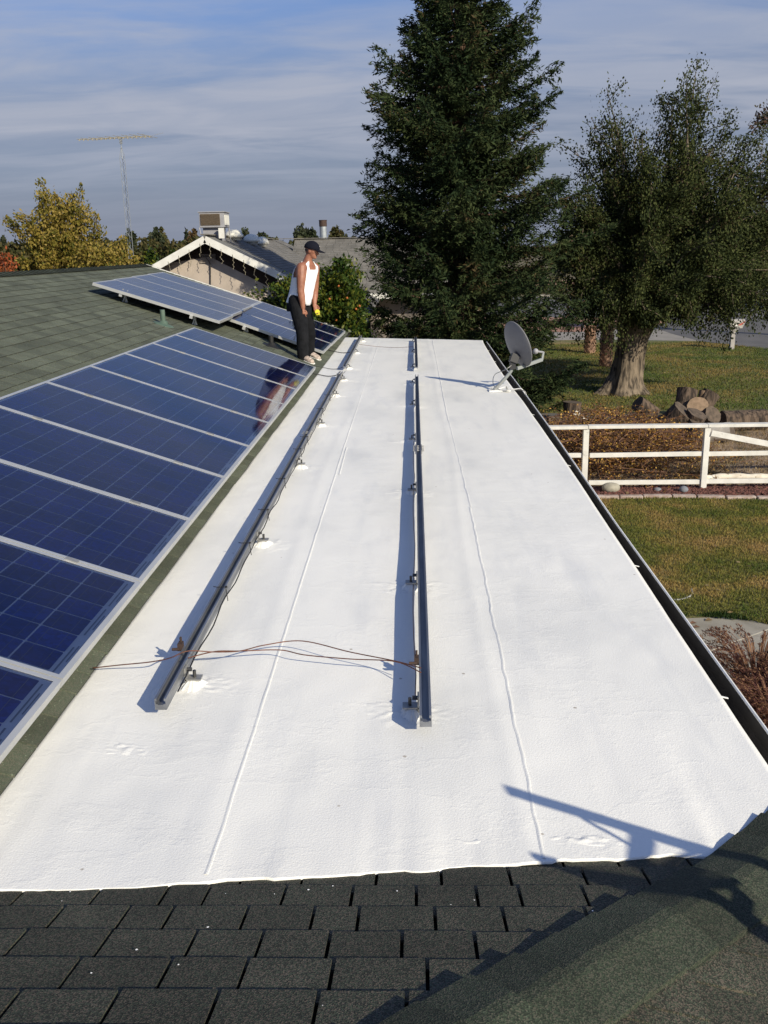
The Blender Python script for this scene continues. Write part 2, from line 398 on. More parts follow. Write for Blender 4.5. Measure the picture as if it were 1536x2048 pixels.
M = dict(
    white=white_coating(),
    bead=mat("white_bead", (0.84, 0.84, 0.82), (0.78, 0.78, 0.78), 0.4, 30, bump=0.3, bscale=90),
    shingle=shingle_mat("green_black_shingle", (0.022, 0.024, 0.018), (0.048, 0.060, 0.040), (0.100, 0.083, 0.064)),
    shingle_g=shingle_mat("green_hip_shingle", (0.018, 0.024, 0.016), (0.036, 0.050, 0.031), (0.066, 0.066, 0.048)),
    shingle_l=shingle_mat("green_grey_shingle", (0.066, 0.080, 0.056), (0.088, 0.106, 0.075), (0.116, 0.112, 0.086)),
    edge_l=mat("worn_shingle_edge", (0.030, 0.033, 0.026), rough=0.95),
    felt=mat("dark_underlay", (0.010, 0.010, 0.009), rough=0.95),
    alu=mat("anodised_frame", (0.52, 0.53, 0.53), (0.60, 0.60, 0.59), 0.42, 5, metal=0.55),
    rail=mat("galvanised_rail", (0.20, 0.21, 0.23), (0.30, 0.31, 0.33), 0.42, 9, metal=0.75, stretch=(3, 0.4, 3)),
    steel=mat("dull_steel", (0.30, 0.30, 0.29), (0.42, 0.41, 0.39), 0.5, 20, metal=0.6),
    dark=mat("dark_bolt", (0.03, 0.03, 0.032), rough=0.5),
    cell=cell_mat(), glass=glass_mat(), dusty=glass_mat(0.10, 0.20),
    back=mat("white_backsheet", (0.66, 0.67, 0.72), rough=0.5),
    bus=mat("grey_ribbon", (0.22, 0.24, 0.30), rough=0.4),
    copper=mat("copper_wire", (0.085, 0.032, 0.020), (0.17, 0.065, 0.038), 0.5, 30, metal=0.4),
    black=mat("black_rubber", (0.012, 0.012, 0.013), rough=0.55),
    gutter=mat("gutter_inside", (0.016, 0.014, 0.013), (0.03, 0.026, 0.024), 0.8, 12),
    gutter_lip=mat("gutter_paint", (0.80, 0.80, 0.78), (0.72, 0.72, 0.70), 0.5, 8),
    stucco=mat("tan_stucco", (0.36, 0.31, 0.27), (0.42, 0.36, 0.31), 0.9, 3, bump=0.3, bscale=40),
    trim=mat("white_trim", (0.66, 0.66, 0.63), (0.58, 0.57, 0.54), 0.6, 5),
    pipe=mat("green_pipe", (0.06, 0.10, 0.075), (0.09, 0.13, 0.10), 0.6, 10),
    nroof=mat("grey_shingle", (0.115, 0.110, 0.100), (0.165, 0.155, 0.14), 0.9, 2.2, rnd=0.16, bump=0.4, bscale=60),
    nroll=mat("grey_roll_roofing", (0.13, 0.13, 0.125), (0.16, 0.16, 0.15), 0.9, 6),
    dome=mat("cream_dome", (0.66, 0.64, 0.56), rough=0.5),
    louver=mat("brown_pad", (0.10, 0.075, 0.052), (0.15, 0.115, 0.08), 0.9, 30, bump=0.4, bscale=80),
    cooler=mat("grey_housing", (0.24, 0.24, 0.26), (0.30, 0.30, 0.32), 0.6, 4),
    flue=mat("galvanised_flue", (0.30, 0.33, 0.36), (0.42, 0.45, 0.47), 0.45, 6, metal=0.5),
    rust=mat("rusty_cap", (0.035, 0.020, 0.015), (0.06, 0.034, 0.025), 0.8, 14),
    bark=bark_mat("furrowed_bark", (0.030, 0.023, 0.017), (0.185, 0.145, 0.105)),
    bark_red=bark_mat("redwood_bark", (0.05, 0.03, 0.02), (0.13, 0.075, 0.05)),
    bark_grey=bark_mat("grey_bark", (0.05, 0.045, 0.04), (0.14, 0.125, 0.105)),
    oldwood=mat("weathered_cut", (0.050, 0.038, 0.028), (0.11, 0.080, 0.058), 0.9, 12),
    wood=mat("cut_wood", (0.15, 0.10, 0.06), (0.23, 0.155, 0.10), 0.8, 12, bump=0.2, bscale=30),
    logbark=bark_mat("log_bark", (0.022, 0.015, 0.011), (0.115, 0.080, 0.056), 12),
    birch=mat("peeled_log", (0.55, 0.50, 0.42), (0.68, 0.64, 0.56), 0.8, 10, c3=(0.2, 0.15, 0.1), s3=9, f3=(0.62, 0.7)),
    fence=mat("white_fence_paint", (0.66, 0.65, 0.62), (0.56, 0.55, 0.52), 0.65, 6, c3=(0.33, 0.31, 0.29), s3=14, f3=(0.66, 0.8)),
    lava=mat("red_lava_rock", (0.055, 0.022, 0.018), (0.13, 0.05, 0.038), 0.95, 20, rnd=0.4),
    stone=mat("river_stone", (0.30, 0.28, 0.23), (0.40, 0.37, 0.30), 0.8, 14, rnd=0.2),
    bluestone=mat("blue_stone", (0.13, 0.14, 0.17), (0.19, 0.20, 0.22), 0.8, 14),
    edge=mat("pinkish_edging", (0.26, 0.19, 0.16), (0.36, 0.30, 0.27), 0.9, 9, rnd=0.2, bump=0.5, bscale=40),
    concrete=mat("concrete", (0.25, 0.235, 0.20), (0.31, 0.29, 0.25), 0.9, 1.6, bump=0.2, bscale=90, c3=(0.2, 0.185, 0.155), s3=4),
    asphalt=mat("asphalt", (0.085, 0.083, 0.082), (0.115, 0.11, 0.108), 0.9, 0.8, bump=0.3, bscale=60, c3=(0.075, 0.075, 0.078), s3=0.4),
    apron=mat("pale_apron", (0.20, 0.185, 0.165), (0.26, 0.24, 0.21), 0.9, 1.5),
    dirt=mat("dry_dirt", (0.19, 0.135, 0.088), (0.31, 0.23, 0.155), 0.95, 2.2, bump=0.7, bscale=18, c3=(0.07, 0.06, 0.03), s3=1.6, f3=(0.52, 0.66), bdist=0.04),
    earth=mat("field_earth", (0.10, 0.085, 0.04), (0.16, 0.12, 0.06), 0.95, 0.25, c3=(0.06, 0.07, 0.03), s3=0.08),
    pinkg=mat("pink_gravel", (0.26, 0.13, 0.09), (0.34, 0.19, 0.13), 0.95, 6),
    orange_dirt=mat("orange_dirt", (0.28, 0.16, 0.09), (0.34, 0.21, 0.13), 0.95, 1),
    lawn=mat("lawn_soil", (0.085, 0.090, 0.024), (0.155, 0.135, 0.038), 0.95, 1.6, c3=(0.21, 0.145, 0.055), s3=1.1, f3=(0.5, 0.7), bump=0.9, bscale=30, bdist=0.03),
    lawn2=mat("far_lawn_soil", (0.070, 0.090, 0.022), (0.14, 0.12, 0.034), 0.95, 0.7, c3=(0.25, 0.165, 0.065), s3=0.35, f3=(0.50, 0.72), bump=0.9, bscale=14, bdist=0.05),
    grass=leafmat("grass_blade", [(0.055, 0.095, 0.018), (0.10, 0.115, 0.024), (0.15, 0.15, 0.034), (0.22, 0.175, 0.05), (0.27, 0.19, 0.07), (0.34, 0.23, 0.09)], 0.8, 0.2, 0.75, 1.1),
    grass2=leafmat("far_grass_blade", [(0.050, 0.088, 0.018), (0.080, 0.110, 0.024), (0.120, 0.125, 0.032), (0.18, 0.14, 0.045), (0.23, 0.155, 0.06)], 0.8, 0.2, 0.75, 0.45),
    straw=leafmat("straw", [(0.24, 0.17, 0.085), (0.17, 0.115, 0.06), (0.3, 0.23, 0.12)]),
    needles=leafmat("conifer_sprays", [(0.009, 0.019, 0.007), (0.015, 0.028, 0.010), (0.026, 0.040, 0.014), (0.042, 0.056, 0.020), (0.060, 0.044, 0.020)], 0.85, 0.10, 0.6, 0.9),
    elm=leafmat("elm_leaves", [(0.015, 0.023, 0.009), (0.026, 0.036, 0.012), (0.044, 0.057, 0.018), (0.068, 0.080, 0.026), (0.056, 0.044, 0.020)], 0.85, 0.22),
    yellow=leafmat("autumn_yellow_leaves", [(0.085, 0.090, 0.018), (0.16, 0.14, 0.026), (0.24, 0.185, 0.038), (0.30, 0.22, 0.06), (0.10, 0.11, 0.022)], 0.6, 0.3),
    olive=leafmat("orchard_leaves", [(0.030, 0.036, 0.012), (0.050, 0.052, 0.018), (0.075, 0.062, 0.024), (0.032, 0.045, 0.014)], 0.6, 0.2),
    farg=leafmat("distant_leaves", [(0.028, 0.038, 0.020), (0.038, 0.048, 0.026), (0.052, 0.056, 0.032)], 0.6, 0.2),
    farb=leafmat("distant_brown_leaves", [(0.09, 0.065, 0.03), (0.12, 0.075, 0.035), (0.07, 0.06, 0.03)], 0.6, 0.2),
    redl=leafmat("red_leaves", [(0.22, 0.045, 0.02), (0.30, 0.08, 0.03), (0.14, 0.05, 0.02)], 0.6, 0.25),
    citrus=leafmat("citrus_leaves", [(0.014, 0.030, 0.006), (0.026, 0.048, 0.010), (0.045, 0.070, 0.012), (0.095, 0.105, 0.016), (0.02, 0.04, 0.008)], 0.35, 0.15),
    orange=mat("orange_fruit", (0.30, 0.085, 0.012), rough=0.6),
    palm=leafmat("palm_frond", [(0.025, 0.055, 0.012), (0.045, 0.085, 0.018), (0.02, 0.04, 0.01)], 0.5, 0.15),
    palmbark=mat("palm_boots", (0.17, 0.095, 0.065), (0.42, 0.27, 0.19), 0.9, 18, rnd=0.3),
    brush=leafmat("dry_leaves", [(0.30, 0.16, 0.035), (0.20, 0.09, 0.025), (0.44, 0.27, 0.07), (0.13, 0.06, 0.02)], 0.7, 0.2),
    twig=mat("dry_twigs", (0.075, 0.036, 0.022), (0.16, 0.085, 0.052), 0.9, 9, rnd=0.4),
    plume=leafmat("grass_plumes", [(0.17, 0.085, 0.055), (0.10, 0.042, 0.036), (0.25, 0.14, 0.08), (0.06, 0.025, 0.024)], 0.7, 0.3),
    skin=mat("tanned_skin", (0.21, 0.082, 0.048), (0.29, 0.125, 0.075), 0.55, 14),
    tank=mat("white_cotton", (0.80, 0.80, 0.80), (0.74, 0.74, 0.76), 0.9, 10, bump=0.25, bscale=25),
    trousers=mat("black_trousers", (0.006, 0.0065, 0.008), (0.012, 0.0125, 0.015), 0.9, 9, bump=0.5, bscale=14, bdist=0.02, spec=0.12),
    cap=mat("navy_cap", (0.006, 0.007, 0.014), rough=0.9, spec=0.15),
    shoe=mat("pale_shoes", (0.22, 0.17, 0.14), (0.55, 0.46, 0.40), 0.8, 30),
    hair=mat("dark_hair", (0.03, 0.02, 0.015), rough=0.8),
    tape=mat("yellow_plastic", (0.60, 0.55, 0.03), rough=0.4),
    dish=mat("grey_dish", (0.13, 0.13, 0.145), (0.17, 0.17, 0.18), 0.55, 3),
    dish_arm=mat("pale_grey_arm", (0.24, 0.26, 0.26), rough=0.5),
    mail=mat("grey_mailbox", (0.30, 0.285, 0.27), (0.36, 0.34, 0.32), 0.6, 8),
    mail_red=mat("mailbox_red_mark", (0.42, 0.07, 0.05), rough=0.6),
    mail_white=mat("mailbox_white_mark", (0.75, 0.73, 0.70), rough=0.6),
    tower=mat("tower_steel", (0.26, 0.28, 0.30), rough=0.5, metal=0.3),
    boom=mat("antenna_elements", (0.38, 0.34, 0.24), rough=0.5, metal=0.2),
    hose=mat("grey_hose", (0.34, 0.34, 0.33), rough=0.5),
    lights=mat("icicle_cord", (0.20, 0.18, 0.13), (0.28, 0.25, 0.19), 0.6, 5),
)


# ------------------------------------------------------------------ mesh helpers
class MB:
    def __init__(s):
        s.v = []
        s.f = []

    def add(s, vs_, fs_):
        o = len(s.v)
        s.v.extend([tuple(p) for p in vs_])
        s.f.extend([tuple(i + o for i in f) for f in fs_])

    def box(s, c, size, R=None, taper=1.0):
        x, y, z = (k / 2 for k in size)
        pts = [Vector((a * x * (taper if d > 0 else 1), b * y * (taper if d > 0 else 1), d * z)) for d in (-1, 1) for b in (-1, 1) for a in (-1, 1)]
        if R is not None:
            pts = [R @ p for p in pts]
        c = Vector(c)
        s.add([p + c for p in pts], [(0, 2, 3, 1), (4, 5, 7, 6), (0, 1, 5, 4), (2, 6, 7, 3), (0, 4, 6, 2), (1, 3, 7, 5)])

    def beam(s, a, b, w, h, up=(0, 0, 1)):
        a, b = Vector(a), Vector(b)
        d = (b - a).normalized()
        u = Vector(up)
        sx = d.cross(u).normalized()
        sy = sx.cross(d).normalized()
        pts = []
        for p in (a, b):
            for i, j in ((-1, -1), (1, -1), (1, 1), (-1, 1)):
                pts.append(p + sx * (i * w / 2) + sy * (j * h / 2))
        s.add(pts, [(0, 1, 2, 3), (7, 6, 5, 4), (0, 4, 5, 1), (1, 5, 6, 2), (2, 6, 7, 3), (3, 7, 4, 0)])

    def tube(s, pts, r, n=8, cap=True, sq=1.0):
        pts = [Vector(p) for p in pts]
        rs = r if hasattr(r, '__len__') else [r] * len(pts)
        rings = []
        prev = None
        for i, p in enumerate(pts):
            d = (pts[min(i + 1, len(pts) - 1)] - pts[max(i - 1, 0)]).normalized()
            if prev is None:
                a = Vector((0, 0, 1)) if abs(d.z) < 0.9 else Vector((1, 0, 0))
                u = d.cross(a).normalized()
            else:
                u = (prev - d * prev.dot(d)).normalized()
            prev = u
            w = d.cross(u)
            rings.append([p + (u * math.cos(2 * math.pi * k / n) + w * math.sin(2 * math.pi * k / n) * sq) * rs[i] for k in range(n)])
        vs_ = [q for rg in rings for q in rg]
        fs_ = []
        for i in range(len(rings) - 1):
            for k in range(n):
                fs_.append((i * n + k, i * n + (k + 1) % n, (i + 1) * n + (k + 1) % n, (i + 1) * n + k))
        if cap:
            fs_.append(tuple(reversed(range(n))))
            fs_.append(tuple((len(rings) - 1) * n + k for k in range(n)))
        s.add(vs_, fs_)

    def lathe(s, prof, c=(0, 0, 0), R=None, n=24, sx=1, sy=1):
        c = Vector(c)
        vs_ = []
        for r, z in prof:
            for k in range(n):
                a = 2 * math.pi * k / n
                p = Vector((math.cos(a) * r * sx, math.sin(a) * r * sy, z))
                vs_.append((R @ p if R is not None else p) + c)
        fs_ = []
        for i in range(len(prof) - 1):
            for k in range(n):
                fs_.append((i * n + k, i * n + (k + 1) % n, (i + 1) * n + (k + 1) % n, (i + 1) * n + k))
        if prof[0][0] > 1e-5:
            fs_.append(tuple(reversed(range(n))))
        if prof[-1][0] > 1e-5:
            fs_.append(tuple((len(prof) - 1) * n + k for k in range(n)))
        s.add(vs_, fs_)

    def ell(s, c, r, R=None, n=12, m_=8):
        prof = [(max(math.sin(math.pi * i / m_), 1e-6), -math.cos(math.pi * i / m_)) for i in range(m_ + 1)]
        c = Vector(c)
        vs_ = []
        for rr, z in prof:
            for k in range(n):
                a = 2 * math.pi * k / n
                p = Vector((math.cos(a) * rr * r[0], math.sin(a) * rr * r[1], z * r[2]))
                vs_.append((R @ p if R is not None else p) + c)
        fs_ = []
        for i in range(m_):
            for k in range(n):
                fs_.append((i * n + k, i * n + (k + 1) % n, (i + 1) * n + (k + 1) % n, (i + 1) * n + k))
        s.add(vs_, fs_)

    def mesh(s, name, mt, smooth=False):
        me = bpy.data.meshes.new(name)
        me.from_pydata(s.v, [], s.f)
        me.update()
        if mt:
            me.materials.append(mt)
        if smooth:
            me.polygons.foreach_set('use_smooth', [True] * len(me.polygons))
        return me

    def build(s, name, mt, parent=None, smooth=False, bevel=0, **kw):
        o = link(name, s.mesh(name, mt, smooth), parent)
        if bevel:
            bv = o.modifiers.new('bevel', 'BEVEL'); bv.width = bevel; bv.segments = 2; bv.limit_method = 'ANGLE'
        for k, v in kw.items():
            o[k] = v
        return o


def link(name, data, parent=None):
    o = bpy.data.objects.new(name, data)
    COL.objects.link(o)
    if parent is not None:
        o.parent = parent
        o.matrix_parent_inverse = wm(parent).inverted()
    return o


def wm(o):
    mm = o.matrix_basis.copy()
    p = o
    while p.parent is not None:
        mm = p.parent.matrix_basis @ p.matrix_parent_inverse @ mm
        p = p.parent
    return mm


def tag(o, label=None, cat=None, group=None, kind=None):
    if label: o['label'] = label
    if cat: o['category'] = cat
    if group: o['group'] = group
    if kind: o['kind'] = kind
    return o


def thing(name, label, cat, loc=(0, 0, 0), group=None, R=None):
    o = bpy.data.objects.new(name, None)
    o.empty_display_size = 0.2
    COL.objects.link(o)
    o.matrix_basis = Matrix.Translation(Vector(loc)) @ (R.to_4x4() if R is not None else Matrix.Identity(4))
    return tag(o, label, cat, group)


def sheet(name, pts, z, mt, kind='structure', wob=0.0, sub=0):
    """flat ground sheet with an optionally wobbly outline"""
    out = []
    n = len(pts)
    for i in range(n):
        a = Vector((*pts[i], 0)); b = Vector((*pts[(i + 1) % n], 0))
        k = max(1, int((b - a).length / sub)) if sub else 1
        for j in range(k):
            p = a.lerp(b, j / k)
            if wob:
                p += Vector((mnoise.noise(p * 1.7), mnoise.noise(p * 1.7 + Vector((9, 3, 1))), 0)) * wob
                p += Vector((mnoise.noise(p * 7), mnoise.noise(p * 7 + Vector((9, 3, 1))), 0)) * wob * 0.3
            out.append((p.x, p.y, z))
    mb = MB()
    mb.add(out, [tuple(range(len(out)))])
    o = mb.build(name, mt)
    o['kind'] = kind
    return o


def cards(name, C_, D, Nn, L, W, mt, parent=None, smooth=False):
    """rhombic leaves: centres, long axis, side axis, length, width (numpy)"""
    C_ = np.asarray(C_, np.float32); D = np.asarray(D, np.float32); Nn = np.asarray(Nn, np.float32)
    n = len(C_)
    D = D / (np.linalg.norm(D, axis=1, keepdims=True) + 1e-9)
    S = np.cross(D, Nn)
    S = S / (np.linalg.norm(S, axis=1, keepdims=True) + 1e-9)
    L = (np.zeros(n) + L)[:, None]; W = (np.zeros(n) + W)[:, None]
    V = np.empty((n, 4, 3), np.float32)
    V[:, 0] = C_ - D * L / 2
    V[:, 1] = C_ + S * W / 2
    V[:, 2] = C_ + D * L / 2
    V[:, 3] = C_ - S * W / 2
    me = bpy.data.meshes.new(name)
    me.vertices.add(n * 4)
    me.vertices.foreach_set('co', V.ravel())
    me.loops.add(n * 4)
    me.loops.foreach_set('vertex_index', np.arange(n * 4, dtype=np.int32))
    me.polygons.add(n)
    me.polygons.foreach_set('loop_start', np.arange(0, n * 4, 4, dtype=np.int32))
    me.polygons.foreach_set('loop_total', np.full(n, 4, dtype=np.int32))
    me.update(calc_edges=True)
    me.materials.append(mt)
    return link(name, me, parent)


def rv(n, s=1.0):
    return RNG.normal(0, s, (n, 3))


def rmesh(mb, name, mt, parent, voxel=0.008, it=4, smooth_f=0.5):
    me = mb.mesh(name, mt, True)
    o = link(name, me, parent)
    r = o.modifiers.new('remesh', 'REMESH'); r.mode = 'VOXEL'; r.voxel_size = voxel; r.use_smooth_shade = True
    s = o.modifiers.new('smooth', 'SMOOTH'); s.iterations = it; s.factor = smooth_f
    return o


# ------------------------------------------------------------------ ground and setting
sheet('ground', [(-900, -60), (900, -60), (900, 1600), (-900, 1600)], 0.0, M['earth'])
sheet('front_lawn', [(1.0, 10.3), (3.3, 10.38), (3.65, 10.40), (3.95, 10.28), (4.2, 10.12), (6, 9.0), (12, 7.2), (12, 15.35), (6.1, 15.62), (5, 15.85), (4, 15.95), (2.9, 15.84), (1.0, 15.8)], 0.012, M['lawn'], wob=0.03, sub=0.25)
walk = sheet('concrete_walk', [(0.9, -4), (8, -4), (12, 7.25), (6, 9.08), (4.25, 10.2), (3.95, 10.36), (3.6, 10.48), (3.3, 10.46), (0.9, 10.4)], 0.006, M['concrete'])
g = MB(); a, b_ = gnd(1380, 1317), gnd(1600, 1236)
g.beam((a.x, a.y, 0.008), (b_.x, b_.y, 0.008), 0.02, 0.006)
g.build('walk_joint', mat('joint_sealant', (0.36, 0.34, 0.29), rough=0.9), walk)
sheet('lava_bed', [(1.0, 15.7), (2.9, 15.80), (4, 15.92), (5, 15.82), (6.1, 15.58), (14, 15.0), (14, 16.62), (1.0, 16.72)], 0.008, M['lava'])
sheet('dirt_yard', [(1.0, 16.6), (14, 16.5), (22, 22.5), (22, 24.6), (9, 22.85), (5, 23.3), (1.0, 23.8)], 0.004, M['dirt'], wob=0.12, sub=0.8)
sheet('driveway_strip', [(-6, 24.2), (3.7, 23.6), (6.6, 23.1), (8.3, 22.7), (14, 21.8), (22, 21.5), (22, 23.3), (14, 23.2), (8.3, 23.3), (6.6, 24.1), (3.7, 24.6), (-6, 25.2)], 0.016, M['asphalt'], wob=0.08, sub=0.8)
sheet('back_lawn', [(-4, 25.0), (3.7, 24.5), (6.6, 24.0), (8.6, 23.2), (14, 23.1), (24, 23.2), (30, 27), (20.5, 32.0), (14.4, 38.7), (13.7, 40.5), (12.9, 43.2), (9, 44.6), (-4, 46)], 0.012, M['lawn2'], wob=0.25, sub=1.0)
sheet('road', [(4, 52), (12.9, 50.6), (12.75, 47), (12.95, 43), (13.9, 40.6), (14.6, 38.9), (20.6, 32.2), (34, 22), (60, 6), (110, 6), (70, 40), (46, 62), (32, 84), (4, 84)], 0.020, M['asphalt'], wob=0.15, sub=1.5)
sheet('apron', [(-4, 45), (9, 44.4), (12.96, 43.0), (13.0, 43.5), (12.8, 47), (12.95, 50.6), (8.5, 51.2), (-4, 52)], 0.016, M['apron'], wob=0.1, sub=1.0)
sheet('pink_gravel', [(-2, 49), (8.6, 48.8), (12.6, 50.7), (15.0, 55.2), (13.8, 58), (4, 60), (-2, 60)], 0.026, M['pinkg'], wob=0.3, sub=1.0)
c_ = MB(); c_.beam((10, 84.0, 0.09), (60, 83.4, 0.09), 0.5, 0.16)
tag(c_.build('far_kerb', M['concrete']), kind='structure')
sheet('far_verge', [(4, 84.4), (70, 83.6), (70, 98), (4, 98)], 0.03, M['earth'])
sheet('orange_field', [(10, 98), (90, 98), (90, 122), (10, 122)], 0.035, M['orange_dirt'])


def blades(name, n, region, hmin, hmax, w, mt, seed=1):
    r = np.random.default_rng(seed)
    x = r.uniform(region[0], region[1], n); y = r.uniform(region[2], region[3], n)
    keep = np.ones(n, bool)
    if len(region) > 4:
        keep = region[4](x, y)
    x, y = x[keep], y[keep]; n = len(x)
    h = r.uniform(hmin, hmax, n)
    D = np.stack([r.normal(0, .5, n), r.normal(0, .5, n), np.ones(n)], 1)
    C0 = np.stack([x, y, h * 0.42 + 0.012], 1)
    o = cards(name, C0, D, r.normal(0, 1, (n, 3)), h, w, mt)
    tag(o, kind='stuff')
    return o


tag(blades('lawn_grass', 120000, (2.0, 8.5, 9.9, 15.9, lambda x, y: (y > 10.45 - np.maximum(0, x - 3.6) * 0.6) & (y < 15.85 - np.maximum(0, x - 4.4) * 0.12)), 0.025, 0.055, 0.010, M['grass'], 3), 'short yellow green lawn between the walk and the red rock bed', 'grass')
tag(blades('far_lawn_grass', 110000, (-1.0, 16.5, 24.6, 42.5, lambda x, y: (x < 13.2 - (y - 42) * 0.6) & ((y > 24.7) | (x < 6))), 0.04, 0.09, 0.022, M['grass2'], 4), 'wide green and straw coloured lawn around the big tree', 'grass')
tag(blades('dry_weeds', 26000, (2.0, 12, 16.7, 23.2), 0.03, 0.10, 0.012, M['straw'], 5), 'dry straw and weeds scattered over the dirt behind the fence', 'weeds')
tag(blades('walk_edge_tufts', 9000, (2.6, 5.0, 9.9, 10.55, lambda x, y: np.abs(y - (10.42 - np.maximum(0, x - 3.7) * 0.6)) < 0.05 + 0.05 * np.sin(x * 9)), 0.03, 0.08, 0.012, leafmat('edge_grass', [(0.02, 0.04, 0.01), (0.035, 0.06, 0.014)]), 6), 'darker green tufts overhanging the edge of the concrete walk', 'grass')
# fallen leaves
nl = 700
p = np.stack([RNG.uniform(2.2, 14, nl), RNG.uniform(10, 34, nl), np.full(nl, 0.06)], 1)
tag(cards('fallen_leaves', p, rv(nl) * [1, 1, .2], np.tile([0, 0, 1.], (nl, 1)) + rv(nl, .3), RNG.uniform(.04, .09, nl), RNG.uniform(.03, .06, nl), M['straw']),
    'pale fallen leaves dotted over the lawns', 'leaves', kind='stuff')


# ------------------------------------------------------------------ the house
house = thing('house', 'single storey house with green shingle roof slopes and a low white coated roof section', 'house', (0, 8, 0))
SL = 0.342
def zwhite(x, y=0): return EYE - 1.65 - 0.038 * x
def zleft(x): return 2.70 - SL * (x + 1.29)
def znear(y): return 3.371 - 0.333 * y
HIPC = 1.29
def zright(x): return 3.371 - 0.333 * (x + HIPC)

# walls
wl = MB()
wl.box((-2.6, 7.6, 1.15), (6.9, 20.0, 2.30))
wl.build('wall', M['stucco'], house)
# decks: slabs beneath the shingles
dk = MB()
RY0, RY1, RX = -6.0, 19.1, -5.34
zr = zleft(RX)
t0 = 0.02
# left slope + back slope (a prism with eaves)
dk.add([(-1.26, 1.0, zleft(-1.26) - t0), (-1.26, RY1, zleft(-1.26) - t0), (RX, RY1, zr - t0), (RX, RY0, zr - t0), (-1.26, RY0, zleft(-1.26) - t0),
        (-9.3, RY1, zleft(-1.38) - t0), (-9.3, RY0, zleft(-1.38) - t0)],
       [(4, 0, 1, 2, 3), (3, 2, 5, 6)])
roofL = dk.build('roof_slope', M['felt'], house, label='green grey shingled slope carrying the solar panels')
dk = MB()
xe = 1.20
# near slope (faces away from camera) up to the hip line, its right hand slope beyond
dk.add([(-6.0, -3.0, znear(-3.0) - t0), (-6.0, 2.62, znear(2.62) - t0), (1.33, 2.62, znear(2.62) - t0), (-3.0 - HIPC - 0.0, -3.0, znear(-3.0) - t0)],
       [(0, 3, 2, 1)])
roofN = dk.build('roof_slope', M['felt'], house, label='dark shingled slope in the foreground')
dk = MB()
dk.add([(-3.0 - HIPC, -3.0, znear(-3) - t0), (1.34, 2.63, zright(1.34) - t0), (1.34, -3.0, zright(1.34) - t0)], [(0, 2, 1)])
roofR = dk.build('roof_slope', M['felt'], house, label='dark shingled slope right of the hip')
# underside fascia board right side
fb = MB()
fb.box((1.155, 10.35, 2.47), (0.03, 15.3, 0.20))
fb.box((0.0, 17.86, 2.49), (2.6, 0.03, 0.19))
fb.box((1.30, 0.2, 2.38), (0.03, 4.6, 0.2))
fb.build('fascia', M['trim'], house)


# --- shingle tabs
def tab_mesh(w, h, mt, tz=0.0095):
    """local: x across (centred), y up the slope (0 = butt), z out"""
    mb = MB()
    mb.add([(-w / 2, 0, 0), (w / 2, 0, 0), (w / 2, h, -0.006), (-w / 2, h, -0.006),
            (-w / 2 + .001, 0.001, tz), (w / 2 - .001, 0.001, tz), (w / 2, h, 0.0), (-w / 2, h, 0.0)],
           [(0, 3, 2, 1), (4, 5, 6, 7), (0, 1, 5, 4), (1, 2, 6, 5), (2, 3, 7, 6), (3, 0, 4, 7)])
    me = mb.mesh('shingle', mt)
    me.materials.append(M['felt'])
    me.polygons[2].material_index = 1
    return me


def frame(o, ux, uy):
    ux = Vector(ux).normalized(); uy = Vector(uy).normalized()
    uz = ux.cross(uy).normalized()
    mm = Matrix((ux, uy, uz)).transposed().to_4x4()
    mm.translation = Vector(o)
    return mm


def lay(slope, tabs, n_single, mt, bigname, tz=0.0095, felt='felt'):
    """tabs: (matrix, width, height, score). The n_single best scored become shingle objects, the rest one mesh"""
    tabs.sort(key=lambda q: -q[3])
    cache = {}
    for mm, w, h, sc in tabs[:n_single]:
        key = (round(w, 3), round(h, 3))
        if key not in cache:
            cache[key] = tab_mesh(key[0] - 0.008, key[1] + 0.03, mt, tz)
            cache[key].materials[1] = M[felt]
        o = bpy.data.objects.new('shingle', cache[key])
        COL.objects.link(o)
        o.parent = slope
        o.matrix_parent_inverse = wm(slope).inverted()
        o.matrix_basis = mm
    rest = tabs[n_single:]
    if rest:
        mb = MB()
        for mm, w, h, sc in rest:
            h2 = h + 0.03; w2 = w - 0.006
            L = [(-w2 / 2, 0, 0), (w2 / 2, 0, 0), (w2 / 2, h2, 0), (-w2 / 2, h2, 0), (-w2 / 2, 0, tz), (w2 / 2, 0, tz)]
            mb.add([mm @ Vector(q) for q in L], [(4, 5, 2, 3), (0, 1, 5, 4), (1, 2, 5), (0, 4, 3)])
        o = mb.build(bigname, mt, slope, kind='stuff')
        o.data.materials.append(M[felt])
        for q in range(len(rest)):
            o.data.polygons[q * 4 + 1].material_index = 1


def pix(P):
    d = Vector(P) - EYEV
    f = d.dot(Fv)
    if f <= 0.1: return None
    return CX + FPX * d.dot(R2) / f, CY - FPX * d.dot(U2) / f, f


# near slope: courses along x, butts face +Y (down slope)
tabs = []
ca = math.cos(math.atan(0.333))
rr = random.Random(11)
YE0 = 2.50
row = 0
y = YE0
while y > -2.4:
    z = znear(y)
    x = -4.6 + rr.uniform(0, 0.2)
    while x < y - HIPC + 0.02:
        w = rr.choice((0.165, 0.165, 0.175, 0.185, 0.155, 0.20, 0.20, 0.11))
        x0, x1 = x, x + w
        x = x1
        xc = (x0 + x1) / 2
        jy = rr.uniform(-0.005, 0.005)
        lim = y - 0.18 - HIPC + 0.02
        if x0 > lim - 0.03:
            continue
        if x1 > lim:
            x1 = lim; w = round(x1 - x0, 3); xc = (x0 + x1) / 2
        mm = frame((xc, y + jy, znear(y + jy) + 0.004), (-1, rr.uniform(-.012, .012), 0), (0, -1, 0.333))
        q = pix((xc, y - 0.07, z))
        vis = q and -120 < q[0] < 1660 and q[1] < 2150
        tabs.append((mm, w, 0.148, (1.0 / q[2]) + 5 if vis else 0))
    y -= 0.1405
    row += 1
